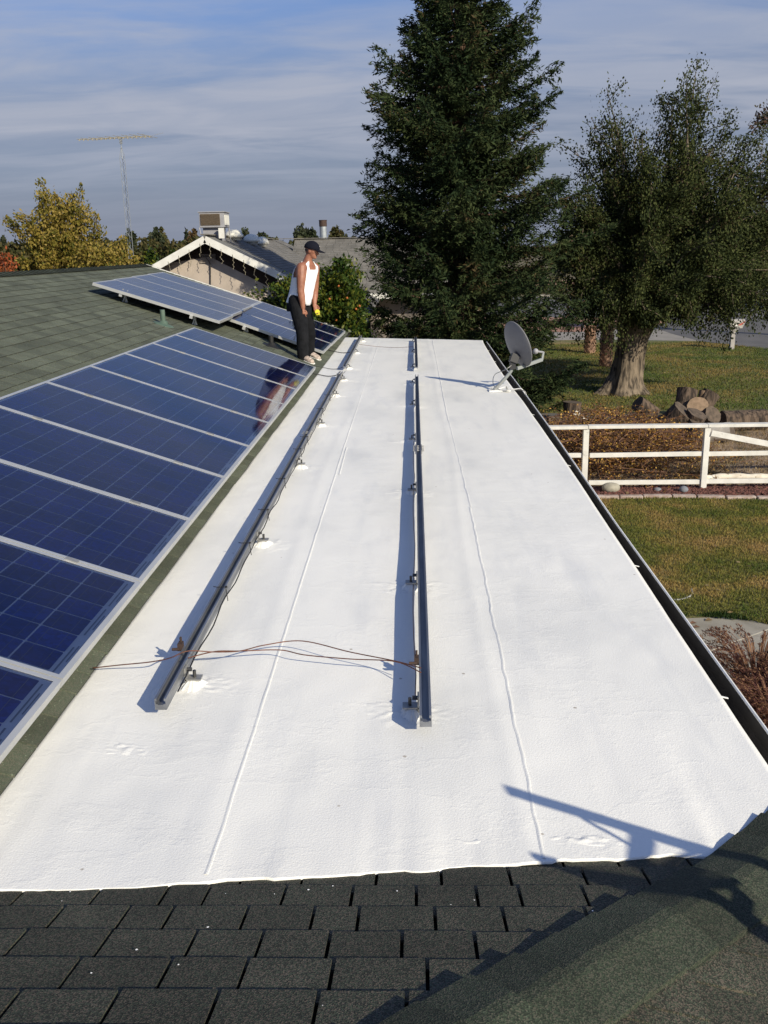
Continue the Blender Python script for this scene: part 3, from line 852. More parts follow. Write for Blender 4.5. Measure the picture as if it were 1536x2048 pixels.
nvis = sum(1 for q in tabs if q[3] > 5)
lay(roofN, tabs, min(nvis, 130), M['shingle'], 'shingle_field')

# right slope: courses along y, butts face +X
tabs = []
x = 1.30
while x > -2.0:
    yy = -2.5 + rr.uniform(0, .2)
    while yy < x + HIPC:
        w = rr.choice((0.165, 0.175, 0.185, 0.20, 0.155))
        y0_ = yy; yy += w
        lim = x - 0.18 + HIPC + 0.02
        if y0_ > lim - 0.03: break
        if y0_ + w > lim: w = round(lim - y0_, 3)
        yc = y0_ + w / 2
        mm = frame((x, yc, zright(x) + 0.004), (0, 1, 0), (-1, 0, 0.333))
        q = pix((x, yc, zright(x)))
        vis = q and -50 < q[0] < 1600 and q[1] < 2120
        tabs.append((mm, w, 0.148, 5 + 1 / q[2] if vis else 0))
    x -= 0.1405
nv2 = min(sum(1 for q in tabs if q[3] > 5), 30)
lay(roofR, tabs, nv2, M['shingle'], 'shingle_field')

# left slope: courses along Y, butts face +X (down towards the white roof)
tabs = []
x = -1.285
k = 0
while x > RX + 0.06:
    yy = 2.2 + rr.uniform(0, .2)
    while yy < RY1 + 0.03:
        w = rr.choice((0.165, 0.175, 0.185, 0.20, 0.20))
        yc = yy + w / 2; yy += w
        mm = frame((x + rr.uniform(-.003, .003), yc, zleft(x) + 0.004), (0, 1, 0), (-1, 0, SL))
        q = pix((x, yc, zleft(x)))
        under = (-2.86 < x < -1.36 and yc < 12.0) or (x > -4.4 and 13.6 < yc < 17.0 and x < -1.45)
        vis = q and -20 < q[0] < 1540 and not under
        tabs.append((mm, w, 0.148, 5 + 1 / q[2] if vis else 0))
    x -= 0.1400
    k += 1
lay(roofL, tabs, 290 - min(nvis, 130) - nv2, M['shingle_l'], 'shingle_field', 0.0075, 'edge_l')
# back slope of the left ridge: plain covered sheet
bs = MB()
bs.add([(RX, RY0, zr), (RX, RY1, zr), (-9.35, RY1, 2.71), (-9.35, RY0, 2.71)], [(0, 1, 2, 3)])
bs.build('back_covering', M['shingle_l'], roofL)

# hip caps between near and right slope
hipd = Vector((1, 1, -0.333)).normalized()
nl_ = Vector((0, 0.333, 1)).normalized(); nr_ = Vector((0.333, 0, 1)).normalized()
al = (Vector((-1, 0, 0)) + Vector((0, 0, 0)))
dl = (hipd.cross(nl_)); dl = dl if dl.x < 0 else -dl          # down-slope perpendicular in near plane
drr = (hipd.cross(nr_)); drr = drr if drr.x > 0 else -drr


def cap_mesh(hl, w):
    mb = MB()
    k = 4
    top = []; bot = []
    for j, (s_) in enumerate((0.0, hl)):
        lift = 0.034 if j == 0 else 0.008
        up = 0.024 if j == 0 else 0.010
        row_ = []
        for q in (-1, -0.55, -0.12, 0.12, 0.55, 1):
            d_ = dl if q < 0 else drr
            p_ = d_ * (abs(q) * w) + Vector((0, 0, 1)) * (lift - 0.004 * abs(q)) - hipd * s_
            row_.append(p_)
        top.append(row_)
    vs_ = top[0] + top[1] + [q - Vector((0, 0, 0.020)) for q in top[0]]
    fs_ = []
    for i in range(5):
        fs_.append((i, i + 1, 7 + i, 6 + i))
        fs_.append((12 + i, 13 + i, i + 1, i))
    fs_.append((0, 6, 12)); fs_.append((5, 17, 11))
    mb.add(vs_, fs_)
    return mb.mesh('hip_cap', M['shingle_g'], False)


cm = cap_mesh(0.30, 0.125)
t_ = 0.0
i = 0
start = Vector((1.26, 1.26 + HIPC, znear(1.26 + HIPC)))
def hipz(x_):
    return max(znear(x_ + HIPC), zwhite(x_) + 0.016)
xh = 1.24
while i < 26:
    o = bpy.data.objects.new('hip_cap', cm)
    COL.objects.link(o)
    o.parent = roofN; o.matrix_parent_inverse = wm(roofN).inverted()
    p_a = Vector((xh, xh + HIPC, hipz(xh))); p_b = Vector((xh - .2, xh - .2 + HIPC, hipz(xh - .2)))
    qd = (p_a - p_b).normalized()
    rot = hipd.rotation_difference(qd).to_matrix().to_4x4()
    o.matrix_basis = Matrix.Translation(p_a) @ rot @ Matrix.Rotation(rr.uniform(-.025, .025), 4, 'Z')
    xh -= 0.105
    i += 1
# ridge caps on the long left ridge
rc = MB()
yy = 2.0
while yy < RY1:
    for sgn in (1, -1):
        rc.add([(RX, yy, zr + 0.028), (RX + sgn * 0.14, yy, zr + 0.028 - 0.14 * SL), (RX + sgn * 0.14, yy + 0.2, zr + 0.016 - 0.14 * SL), (RX, yy + 0.2, zr + 0.016)], [(0, 1, 2, 3)] if sgn > 0 else [(3, 2, 1, 0)])
    yy += 0.15
rc.build('ridge_caps', M['shingle_g'], roofL, kind='stuff')
# drip edge at far gable of left slope
de = MB()
de.beam((-1.27, RY1 + 0.01, zleft(-1.27) - 0.05), (RX, RY1 + 0.01, zr - 0.05), 0.03, 0.14)
de.build('rake_board', M['trim'], roofL)

# --- white coated roof: undulating sheet with a ragged near edge
NEARE = [(-1.5, 2.03), (-1.098, 2.037), (-0.942, 2.038), (-0.763, 2.055), (-0.583, 2.089), (-0.412, 2.120), (-0.159, 2.155), (0.018, 2.178), (0.170, 2.215), (0.340, 2.247), (0.553, 2.270), (0.724, 2.312), (0.812, 2.292), (0.855, 2.290), (0.89, 2.345), (0.925, 2.40), (0.98, 2.448), (1.05, 2.51), (1.4, 2.86)]
RIGHTE = [(1.5, 1.176), (2.8, 1.178), (3.6, 1.19), (4.6, 1.202), (7.0, 1.232), (10.4, 1.243), (12.4, 1.232), (14.5, 1.25), (16.3, 1.279), (17.4, 1.30), (17.9, 1.322)]


def interp(tab, v):
    return float(np.interp(v, [a[0] for a in tab], [a[1] for a in tab]))


NX, NY = 120, 640
vsW = []
fsW = []
for j in range(NY + 1):
    tj = (j / NY) ** 1.6
    for i in range(NX + 1):
        u = i / NX
        yb = 2.3 + tj * 15.6
        xr_ = interp(RIGHTE, yb)
        xl = -1.295 + 0.006 * mnoise.noise(Vector((0, yb * 2.2, 4)))
        x = xl + (xr_ - xl) * u
        ys = interp(NEARE, x) + 0.008 * mnoise.noise(Vector((x * 9, 0, 2))) + 0.005 * mnoise.noise(Vector((x * 40, 0, 2))) + 0.010 * (1 if mnoise.noise(Vector((x * 5.3, 7, 2))) > 0.08 else 0)
        Y = ys + tj * (17.88 - ys)
        z = zwhite(x)
        z += max(0, znear(ys) + 0.0165 - z) * math.exp(-((Y - ys) / .30) ** 1.3)  # laps up onto the shingles
        z += 0.0045 * mnoise.noise(Vector((x * 2.6, Y * 1.1, 0))) + 0.0016 * mnoise.noise(Vector((x * 9, Y * 6, 3)))
        # long wrinkles of the sheet below the coating
        z += 0.003 * math.exp(-((x - 0.30 - 0.02 * math.sin(Y)) / 0.03) ** 2) + 0.0025 * math.exp(-((x + 0.66 - 0.03 * math.sin(Y * .7)) / 0.035) ** 2)
        vsW.append((x, Y, z))
for j in range(NY):
    for i in range(NX):
        a = j * (NX + 1) + i
        fsW.append((a, a + 1, a + NX + 2, a + NX + 1))
# skirt down at the near, left and right edge
mb = MB()
mb.v = vsW; mb.f = fsW
def skirt(idx, dz):
    o = len(mb.v)
    for q in idx:
        p = mb.v[q]; mb.v.append((p[0], p[1], p[2] - dz))
    for k in range(len(idx) - 1):
        mb.f.append((idx[k], idx[k + 1], o + k + 1, o + k)[::-1])
skirt(list(range(NX + 1)), 0.010)
skirt([j * (NX + 1) + NX for j in range(NY + 1)], 0.05)
skirt([j * (NX + 1) for j in range(NY, -1, -1)], 0.012)
skirt([NY * (NX + 1) + i for i in range(NX, -1, -1)], 0.05)
roofW = mb.build('flat_roof', M['white'], house, smooth=True, label='long low roof strip freshly coated in white')

# seams
def seam(pts, r, wob, seed, step=0.03):
    mb = MB()
    L = np.cumsum([0] + [math.dist(pts[i], pts[i + 1]) for i in range(len(pts) - 1)])
    rings = []
    for s_ in np.arange(0, L[-1], step):
        x = float(np.interp(s_, L, [q[0] for q in pts])); y_ = float(np.interp(s_, L, [q[1] for q in pts]))
        x += wob * mnoise.noise(Vector((s_ * 3.1, seed, 0))) + wob * 0.6 * mnoise.noise(Vector((s_ * 11, seed, 0)))
        ye_ = interp(NEARE, x)
        z0 = lambda xx: zwhite(xx) + max(0, znear(ye_) + 0.0165 - zwhite(xx)) * math.exp(-(max(0, y_ - ye_) / .30) ** 1.3) + 0.0045 * mnoise.noise(Vector((xx * 2.6, y_ * 1.1, 0))) + 0.0016 * mnoise.noise(Vector((xx * 9, y_ * 6, 3)))
        h = r * (1 + .5 * mnoise.noise(Vector((s_ * 5, seed + 3, 0))))
        rings.append([(x - .016, y_, z0(x) - .003), (x - .008, y_, z0(x) + h * .5 + .0004), (x - .002, y_, z0(x) + h + .0006), (x + .0025, y_, z0(x) + h * .8 + .0004), (x + .0045, y_, z0(x) - .003)])
    k = 5
    mb.add([q for g_ in rings for q in g_], [(i * k + j, i * k + j + 1, (i + 1) * k + j + 1, (i + 1) * k + j) for i in range(len(rings) - 1) for j in range(k - 1)])
    return mb.build('seam', M['white'], roofW)
seam([(-0.57, 2.12), (-0.60, 8.0), (-0.615, 17.8)], 0.0022, 0.003, 1)
seam([(0.355, 2.262), (0.37, 6.0)], 0.0022, 0.009, 2)
seam([(0.375, 6.0), (0.35, 9.2)], 0.0022, 0.009, 3)
seam([(0.345, 9.2), (0.367, 17.8)], 0.0035, 0.005, 4)
seam([(-0.565, 6.8), (-0.575, 7.8)], 0.003, 0.003, 5)


def mound(x, y_, rx, ry, h, seed):
    mb = MB()
    n = 60; k = 16
    vs_ = []
    for a in range(k + 1):
        f = a / k
        for b in range(n):
            an = 2 * math.pi * b / n
            w_ = 1 + 0.35 * mnoise.noise(Vector((math.cos(an) * 1.6 + seed, math.sin(an) * 1.6, 0))) + .25 * mnoise.noise(Vector((math.cos(an) * 6 + seed, math.sin(an) * 6, 0)))
            px = x + math.cos(an) * rx * f * w_; py = y_ + math.sin(an) * ry * f * w_
            zz = h * (1 - f * f) ** 1.4 * (1 + .30 * mnoise.noise(Vector((px * 14, py * 14, seed)))) + 0.0045 * mnoise.noise(Vector((px * 2.6, py * 1.1, 0))) + 0.0016 * mnoise.noise(Vector((px * 9, py * 6, 3))) + (0.0052 * mnoise.noise(Vector((px * 32, py * 50, 5))) * (1 - f * f) if h < .01 else 0) + (-0.0008 if h < .01 else .0) - .003 * f ** 4
            vs_.append((px, py, zwhite(px) + zz))
    fs_ = []
    for a in range(k):
        for b in range(n):
            fs_.append((a * n + b, (a + 1) * n + b, (a + 1) * n + (b + 1) % n, a * n + (b + 1) % n))
    mb.add(vs_, fs_)
    mb.build('mastic_patch', M['white'], roofW, smooth=True)


rd = random.Random(17)
pdm = MB()
for i in range(20):
    x_ = rd.uniform(-1.2, .55); y_ = rd.uniform(1.25, 2.02) if i % 3 else rd.uniform(1.9, 2.08)
    if y_ - x_ < HIPC + .2: continue
    r_0 = rd.uniform(.0010, .0028); k = 6; zz_ = znear(y_) + .0145
    a0_ = rd.uniform(0, 6)
    pdm.add([(x_ + math.cos(a0_ + q) * r_0 * rd.uniform(.6, 1.5), y_ + math.sin(a0_ + q) * r_0 * rd.uniform(.6, 1.3), zz_) for q in range(k)], [tuple(range(k))])
pdm.build('paint_drips', M['bead'], roofN, kind='stuff')
for (x_, y_, a_, b_2) in ((0.12, 2.32, .20, .035), (0.48, 2.36, .16, .035), (-.98, 2.78, .12, .07)):
    mound(x_, y_, a_, b_2, 0.0035, x_ * 9 + 30)
# --- gutter
gt = MB(); gl_ = MB()
LIP = [(2.6, 1.272), (3.0, 1.279), (5.7, 1.288), (9.2, 1.338), (11.3, 1.353), (14.1, 1.36), (17.85, 1.392)]
ys_ = np.linspace(2.62, 17.9, 60)
prof = []
for yy in ys_:
    xr_ = interp(RIGHTE, yy); xl_ = interp(LIP, yy)
    prof.append([(xr_ - 0.02, yy, 2.585), (xr_ - 0.012, yy, 2.47), (xl_ - 0.01, yy, 2.465), (xl_, yy, 2.50), (xl_, yy, 2.568)])
for i in range(len(ys_) - 1):
    a, b = prof[i], prof[i + 1]
    for k in range(4):
        gt.add([a[k], a[k + 1], b[k + 1], b[k]], [(0, 1, 2, 3)])
gutter = gt.build('gutter', M['gutter'], house)
gl_.tube([(interp(LIP, yy) + 0.004, yy, 2.572) for yy in ys_], 0.0065, 6)
gl_.build('lip', M['gutter_lip'], gutter, smooth=True)
of = MB()
for i in range(len(ys_) - 1):
    a = interp(LIP, ys_[i]) + 0.006; b = interp(LIP, ys_[i + 1]) + 0.006
    of.add([(a, ys_[i], 2.566), (b, ys_[i + 1], 2.566), (b - .01, ys_[i + 1], 2.455), (a - .01, ys_[i], 2.455)], [(0, 1, 2, 3)])
of.build('outer_face', M['gutter_lip'], gutter)
for yy in (3.35, 4.92, 7.4, 9.8, 12.9, 14.6, 16.2):
    h_ = MB(); xr_ = interp(RIGHTE, yy)
    h_.beam((xr_ - 0.01, yy, 2.588), (xr_ + 0.035, yy - 0.004, 2.578), 0.008, 0.003)
    h_.build('hanger', M['gutter_lip'], gutter)
# gutter below the right slope
g2 = MB()
g2.beam((1.37, -3, 2.49), (1.37, 2.5, 2.49), 0.10, 0.10)
g2.build('gutter', M['gutter'], house)

# --- vent pipes on the left slope
def vent(x, y_, h, r, mt, ang=0):
    z = zleft(x)
    v = MB()
    v.tube([(x, y_, z - 0.02), (x, y_, z + h)], r, 14, cap=False)
    v.tube([(x, y_, z + h), (x, y_, z + h - 0.001)], [r, r * .8], 14)
    o = v.build('vent_pipe', mt, house, smooth=False)
    f = MB()
    f.lathe([(0.16, 0.0), (0.12, 0.012), (r * 1.9, 0.02), (r * 1.3, 0.055), (r * 1.02, 0.06)], (x, y_, z + 0.004), Matrix.Rotation(math.atan(SL), 3, 'Y'), 16)
    f.build('flashing', mt, o, smooth=True)
vent(-3.30, 12.42, 0.20, 0.032, M['pipe'])
vent(-2.06, 13.62, 0.16, 0.035, M['black'])


# ------------------------------------------------------------------ solar panels
def panel(o_, ux, uy, wid, lng, nx, ny, label, group, near_dash=True):
    """o_: lower near corner of the top face; ux along the eave (+Y-ish), uy up the slope"""
    mm = frame(o_, ux, uy)
    th = thing('solar_panel', label, 'solar panel', (0, 0, 0), group)
    th.matrix_basis = mm
    bw, dp = 0.022, 0.040
    f = MB()

    def lb(x0, x1, y0, y1, z0, z1):
        f.box(((x0 + x1) / 2, (y0 + y1) / 2, (z0 + z1) / 2), (x1 - x0, y1 - y0, z1 - z0))
    lb(0, wid, 0, bw, -dp, 0.0)
    lb(0, wid, lng - bw, lng, -dp, 0.0)
    lb(0, bw, bw, lng - bw, -dp, 0.0)
    lb(wid - bw, wid, bw, lng - bw, -dp, 0.0)

    def loc(mb, name, mt):
        me = mb.mesh(name, mt)
        o = bpy.data.objects.new(name, me); COL.objects.link(o); o.parent = th
        return o
    key = (round(wid, 3), round(lng, 3), nx, ny)
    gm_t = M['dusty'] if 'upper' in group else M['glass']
    if key not in PCACHE:
        bsh = MB(); bsh.add([(bw, bw, -.006), (wid - bw, bw, -.006), (wid - bw, lng - bw, -.006), (bw, lng - bw, -.006)], [(0, 1, 2, 3)])
        gls = MB(); gls.add([(bw, bw, -.002), (wid - bw, bw, -.002), (wid - bw, lng - bw, -.002), (bw, lng - bw, -.002)], [(0, 1, 2, 3)])
        mx_, my0, my1 = 0.014, 0.040, 0.016
        cw = (wid - 2 * bw - 2 * mx_) / nx; ch = (lng - 2 * bw - my0 - my1) / ny
        ce = MB(); w2, h2 = cw / 2 - 0.0034, ch / 2 - 0.0034; b_c = 0.004
        ce.add([(-w2 + b_c, -h2, 0), (w2 - b_c, -h2, 0), (w2, -h2 + b_c, 0), (w2, h2 - b_c, 0), (w2 - b_c, h2, 0), (-w2 + b_c, h2, 0), (-w2, h2 - b_c, 0), (-w2, -h2 + b_c, 0)], [tuple(range(8))])
        cells = [(bw + mx_ + cw * (i + .5), bw + my0 + ch * (j + .5)) for j in range(ny) for i in range(nx)]
        rb = MB()
        for i in range(0, nx, 2):
            x0 = bw + mx_ + cw * i + 0.02; x1 = x0 + 2 * cw - 0.04
            if i == 0: x0 += cw * .1
            rb.box(((x0 + x1) / 2 - cw * (0.5 if i == 0 else 0), bw + 0.026, -.0047), (min(x1 - x0, wid * .3), 0.006, 0.001))
            rb.box(((x0 + x1) / 2, bw + 0.012, -.0047), ((x1 - x0) * .55, 0.004, 0.001))
        PCACHE[key] = (f.mesh('frame', M['alu']), bsh.mesh('backsheet', M['back']), gls.mesh('glass', gm_t), ce.mesh('cell', M['cell']), cells, rb.mesh('ribbon', M['bus']))
    fm, bm_, gm, cm_, cells, rbm = PCACHE[key]
    fo = bpy.data.objects.new('frame', fm); COL.objects.link(fo); fo.parent = th
    for nme, me in (('backsheet', bm_), ('glass', gm), ('ribbon', rbm)):
        q = bpy.data.objects.new(nme, me); COL.objects.link(q); q.parent = th
        if nme == 'backsheet': bo = q
        if nme == 'ribbon': q.parent = bo
    for (cx_, cy_) in cells:
        q = bpy.data.objects.new('cell', cm_); q.location = (cx_, cy_, -.0045); COL.objects.link(q); q.parent = bo
    return th


PCACHE = {}
usl = Vector((-1, 0, 0.342)).normalized()
words = ['nearest, cut off by the left edge of the picture', 'second', 'third', 'fourth', 'fifth', 'sixth', 'seventh', 'eighth', 'ninth', 'farthest, in front of the man']
K = 11
for k in range(10):
    y0 = 12.12 - 1.0135 * (10 - k) + 0.004
    P0 = Vector((-1.266, y0, 2.842))
    lab = {0: 'blue solar panel nearest the camera, mostly cut off by the left picture edge',
           9: 'farthest blue panel of the long row, its corner at the man\'s shoes'}.get(k, 'blue solar panel, %s from the near end of the long row on the green slope' % words[k])
    panel(P0, (0, 1, 0), usl, 1.004, 1.648, 6, 10, lab, 'blue solar panels in the long row on the green slope')
# clamps, standoffs of the long row as one racking thing
rk = thing('panel_racking', 'aluminium rails and feet beneath the long row of blue solar panels', 'mounting rails', (-2.0, 7, 2.9))
for fy in (0.33, 1.30):
    mb = MB()
    p = Vector((-1.266, 0, 2.842)) + usl * fy - Vector((0.324, 0, 0.946)) * 0.062
    mb.beam((p.x, 1.9, p.z), (p.x, 12.14, p.z), 0.04, 0.04)
    ro = mb.build('rail', M['alu'], rk)
    for yy in np.arange(2.4, 12.2, 1.2):
        f = MB(); f.beam((p.x - .02, yy, p.z - .02), (p.x - .02, yy, zleft(p.x) + .0), 0.04, 0.05, up=(0, 1, 0))
        f.build('foot', M['steel'], rk)
for k in range(1, 10):
    y0 = 12.12 - 1.0135 * k - 0.005
    for fy in (0.33, 1.30):
        p = Vector((-1.266, y0, 2.842)) + usl * fy
        f = MB(); f.beam(p - usl * .03 + Vector((0, 0, .003)), p + usl * .03 + Vector((0, 0, .003)), 0.03, 0.006, up=(0.324, 0, .946))
        f.build('clamp', M['steel'], rk)


# second array (raised, two banks)
def bank(NR, NL, FR, FL, n, ny, nx, labels, group):
    NR, NL, FR, FL = map(Vector, (NR, NL, FR, FL))
    uy = ((NL - NR) + (FL - FR)).normalized()
    ux = (FR - NR).normalized()
    wid = (FR - NR).length / n
    lng = ((NL - NR).length + (FL - FR).length) / 2
    for i in range(n):
        panel(NR + ux * wid * i, ux, uy, wid - 0.012, lng, nx, ny, labels[i], group)
    return NR, ux, uy, wid * n, lng


gA = 'grey looking solar panels of the raised upper bank'
gB = 'dark solar panels of the raised lower bank'
labA = ['raised panel nearest the camera in the upper bank, metal feet below its edge', 'second raised panel of the upper bank, behind the nearest one',
        'third raised panel of the upper bank, before the farthest one', 'farthest raised panel of the upper bank, next to the neighbour gable wall']
labB = ['nearest raised panel of the lower bank, passing behind the man\'s knees', 'middle raised panel of the lower bank, behind the man\'s legs',
        'farthest raised panel of the lower bank, against the orange tree']
bA = bank(at(440, 642, 13.05), at(192, 563, 13.1), at(518, 603, 17.1), at(322, 543, 17.15), 4, 10, 6, labA, gA)
bB = bank(at(648, 703, 14.05), at(452, 632, 14.1), at(692, 662, 17.1), at(520, 604, 17.12), 3, 9, 5, labB, gB)
rk2 = thing('panel_racking', 'raised racking with clip feet holding the two far banks of panels', 'mounting rails', (-2.9, 15, 3.2))
for (NR, ux, uy, tw, lg) in (bA, bB):
    nrm = ux.cross(uy)
    for fy in (0.22, 0.78):
        p0 = NR + uy * (lg * fy) - nrm * 0.062 - ux * 0.03
        p1 = p0 + ux * (tw + 0.06)
        mb = MB(); mb.beam(p0, p1, 0.04, 0.045, up=nrm); mb.build('rail', M['alu'], rk2)
        for s_ in (0.06, 0.36, 0.66, 0.96):
            q = p0.lerp(p1, s_)
            f = MB(); f.beam(q, (q.x, q.y, zleft(q.x)), 0.035, 0.035, up=(0, 1, 0)); f.build('foot', M['alu'], rk2)
            if s_ == 0.06:
                f = MB()
                q2 = q - ux * .035
                for dxx in (-.035, .035):
                    f.beam(q2 + uy * dxx + nrm * .06, (q2.x + dxx, q2.y, zleft(q2.x) + .01), 0.012, 0.03, up=(0, 1, 0))
                f.build('clip', M['alu'], rk2)

# ------------------------------------------------------------------ rails on the white roof
RH, RW = 0.044, 0.042
def rail(x0, x1, ya, yb, label, feet, side, ties=(), splice=()):
    th = thing('mounting_rail', label, 'mounting rail', (x0, ya, zwhite(x0)), 'metal mounting rails on the white roof')
    gap = 0.046
    mb = MB()
    n = max(2, int((yb - ya) / 0.4))

    def X(y_): return x0 + (x1 - x0) * (y_ - ya) / (yb - ya)

    def Z(y_): return zwhite(X(y_)) + gap + 0.006 * mnoise.noise(Vector((y_ * 0.5, x0 * 10, 0)))
    # U channel section open upward, with inward lips (built per side)
    sec = [(-RW / 2, 0), (-RW / 2, RH), (-RW / 2 + .008, RH), (-RW / 2 + .008, RH - .010), (-RW / 2 + .003, RH - .010), (-RW / 2 + .003, RH * .52), (-.010, RH * .50), (-.010, RH * .44),
           (.010, RH * .44), (.010, RH * .50), (RW / 2 - .003, RH * .52), (RW / 2 - .003, RH - .010), (RW / 2 - .008, RH - .010), (RW / 2 - .008, RH), (RW / 2, RH), (RW / 2, 0)]
    rings = []
    for i in range(n + 1):
        y_ = ya + (yb - ya) * i / n
        rings.append([(X(y_) + a, y_, Z(y_) + b) for a, b in sec])
    k = len(sec)
    vs_ = [q for r in rings for q in r]
    fs_ = [(i * k + j, i * k + (j + 1) % k, (i + 1) * k + (j + 1) % k, (i + 1) * k + j) for i in range(n) for j in range(k)]
    # end faces as strips
    for base, rev in ((0, 0), (n * k, 1)):
        for q in ((0, 1, 2, 3, 4, 5), (10, 11, 12, 13, 14, 15), (0, 5, 6, 7), (8, 9, 10, 15), (0, 7, 8, 15)):
            fs_.append(tuple(base + j for j in (q if rev else q[::-1])))
    mb.add(vs_, fs_)
    mb.build('channel', M['rail'], th)
    for i, fy in enumerate(feet):
        fx = X(fy) + side * (RW / 2)
        zz = zwhite(fx)
        f = MB()
        f.beam((fx + side * .004, fy, zz + 0.0), (fx + side * .004, fy, Z(fy) + RH * .75), 0.046, 0.006, up=(side, 0, 0))
        f.beam((fx + side * .002, fy, zz + .030), (fx + side * .062, fy, zz + .030), 0.046, 0.006)
        fo = f.build('foot', M['steel'], th)
        b = MB()
        b.tube([(fx + side * .035, fy, zz + .03), (fx + side * .035, fy, zz + .062)], 0.007, 6)
        b.tube([(fx + side * .002, fy + .0, Z(fy) + RH * .45), (fx + side * .026, fy, Z(fy) + RH * .45)], 0.008, 6)
        b.build('bolt', M['dark'], fo)
        mound(fx + side * .028, fy, 0.060, 0.075, 0.030, fy)
        mound(fx + side * .04, fy, 0.26, 0.19, 0.0035, fy + 3)
    for ty in ties:
        b = MB()
        x_, z_ = X(ty), Z(ty)
        b.tube([(x_ - RW / 2 - .016, ty + .004, z_ + RH + .004), (x_ - RW / 2, ty, z_ + RH + .003), (x_ + RW / 2 + .002, ty, z_ + RH + .003), (x_ + RW / 2 + .004, ty, z_ + .02), (x_ + RW / 2 + .010, ty - .01, z_ - .02)], 0.0022, 5)
        b.box((x_ + RW / 2 + .004, ty, z_ + RH + .004), (.01, .008, .008))
        b.build('zip_tie', M['black'], th)
    for sy in splice:
        b = MB(); x_, z_ = X(sy), Z(sy)
        for dy_ in (-.09, -.03, .03, .09) if len(splice) == 1 else (-.03, .03):
            b.tube([(x_ - RW / 2 - .022, sy + dy_, z_ + RH * .75), (x_ + RW / 2 + .022, sy + dy_, z_ + RH * .75)], 0.006, 6)
        b.box((x_ - RW / 2 - .004, sy, z_ + RH * .6), (.006, .24, .03)); b.box((x_ + RW / 2 + .004, sy, z_ + RH * .6), (.006, .24, .03))
        b.build('splice', M['steel'], th)
    return th, X, Z


rl, XL, ZL = rail(-0.915, -0.945, 2.98, 12.15, 'left long metal rail on the white roof with black zip ties', (3.27, 5.05, 7.0, 8.75, 10.6, 11.9), 1,
                  ties=(4.10, 4.78, 5.45, 6.25, 7.25, 7.75, 9.2, 10.1), splice=(8.0, 12.0))
rail(-0.95, -0.965, 12.9, 17.4, 'short far rail on the left, past the long left rail', (13.1, 15.1, 17.1), 1)
rr_, XR, ZR = rail(0.030, 0.043, 2.92, 11.98, 'right long metal rail down the middle of the white roof', (3.10, 4.42, 6.3, 8.1, 10.0, 11.7), -1, splice=(7.45,))
rail(0.045, 0.05, 12.95, 17.35, 'short far rail in the middle, past the long middle rail', (13.3, 15.3, 17.1), -1)
# rail end splice sticks and cable along the right rail
cb = MB()
pts = []
for i in range(90):
    y_ = 3.1 + i * 0.105
    pts.append((XL(y_) + RW / 2 + 0.012 + 0.004 * math.sin(i * 1.3), y_, ZL(y_) + 0.012 + 0.007 * math.sin(i * .9)))
cb.tube(pts, 0.0032, 5)
tag(cb.build('cable', M['black'], None), 'thin black cable tied along the side of the left rail', 'cable')
cb = MB()
cb.tube([(XR(y_) - RW / 2 - 0.012 - 0.012 * abs(math.sin(y_ * 1.9)), y_, zwhite(0) + 0.05 - 0.03 * abs(math.sin(y_ * 1.9))) for y_ in np.arange(3.15, 8.0, 0.08)], 0.002, 5)
tag(cb.build('cable', M['copper'], None), 'thin bare wire sagging along the left side of the middle rail', 'cable')


def onw(px, py, h):
    q = gnd(px, py, 2.66 + h)
    for _ in range(4):
        q = gnd(px, py, zwhite(q.x) + h)
    return q


def spl(pts, n=8):
    out = []
    P = [Vector(p) for p in pts]
    for i in range(len(P) - 1):
        p0 = P[max(i - 1, 0)]; p1 = P[i]; p2 = P[i + 1]; p3 = P[min(i + 2, len(P) - 1)]
        for k in range(n):
            t = k / n
            out.append(0.5 * ((2 * p1) + (p2 - p0) * t + (2 * p0 - 5 * p1 + 4 * p2 - p3) * t * t + (3 * p1 - p0 - 3 * p2 + p3) * t ** 3))
    out.append(P[-1])
    return out


w1 = MB()
w1.tube(spl([onw(185, 1336, .03), onw(240, 1330, .05), onw(300, 1324, .08), onw(340, 1316, .11), onw(376, 1302, .13), onw(430, 1304, .11), onw(480, 1302, .09), onw(530, 1290, .08), onw(605, 1282, .075), onw(700, 1304, .08), onw(790, 1322, .09), onw(842, 1336, .10)]), 0.0023, 6)
tag(w1.build('ground_wire', M['copper'], None, smooth=True), 'copper wire bowing up between the two near rails, the upper one', 'wire')
w2 = MB()
w2.tube(spl([onw(376, 1316, .12), onw(430, 1303, .11), onw(480, 1302, .085), onw(560, 1300, .06), onw(610, 1310, .06), onw(700, 1318, .07), onw(790, 1323, .09), onw(842, 1345, .095)]), 0.0023, 6)
tag(w2.build('ground_wire', M['copper'], None, smooth=True), 'copper wire running nearly straight between the two near rails, the lower one', 'wire')
for (x_, y_, z_, s_) in ((XL(3.42), 3.42, ZL(3.42), -1), (XR(3.36), 3.36, ZR(3.36), -1)):
    b = MB(); b.box((x_ + s_ * .030, y_, z_ + .05), (.018, .035, .03)); b.tube([(x_ + s_ * .03, y_ - .02, z_ + .045), (x_ + s_ * .06, y_ - .02, z_ + .045)], .006, 6)
    b.tube([(x_ + s_ * .03, y_ + .01, z_ + .055), (x_ + s_ * .03, y_ + .01, z_ + .085)], .005, 6)
    tag(b.build('ground_clamp', M['rust'], None), 'small copper ground clamp on the %s rail where the wires meet' % ('left' if x_ < -.5 else 'middle'), 'clamp')
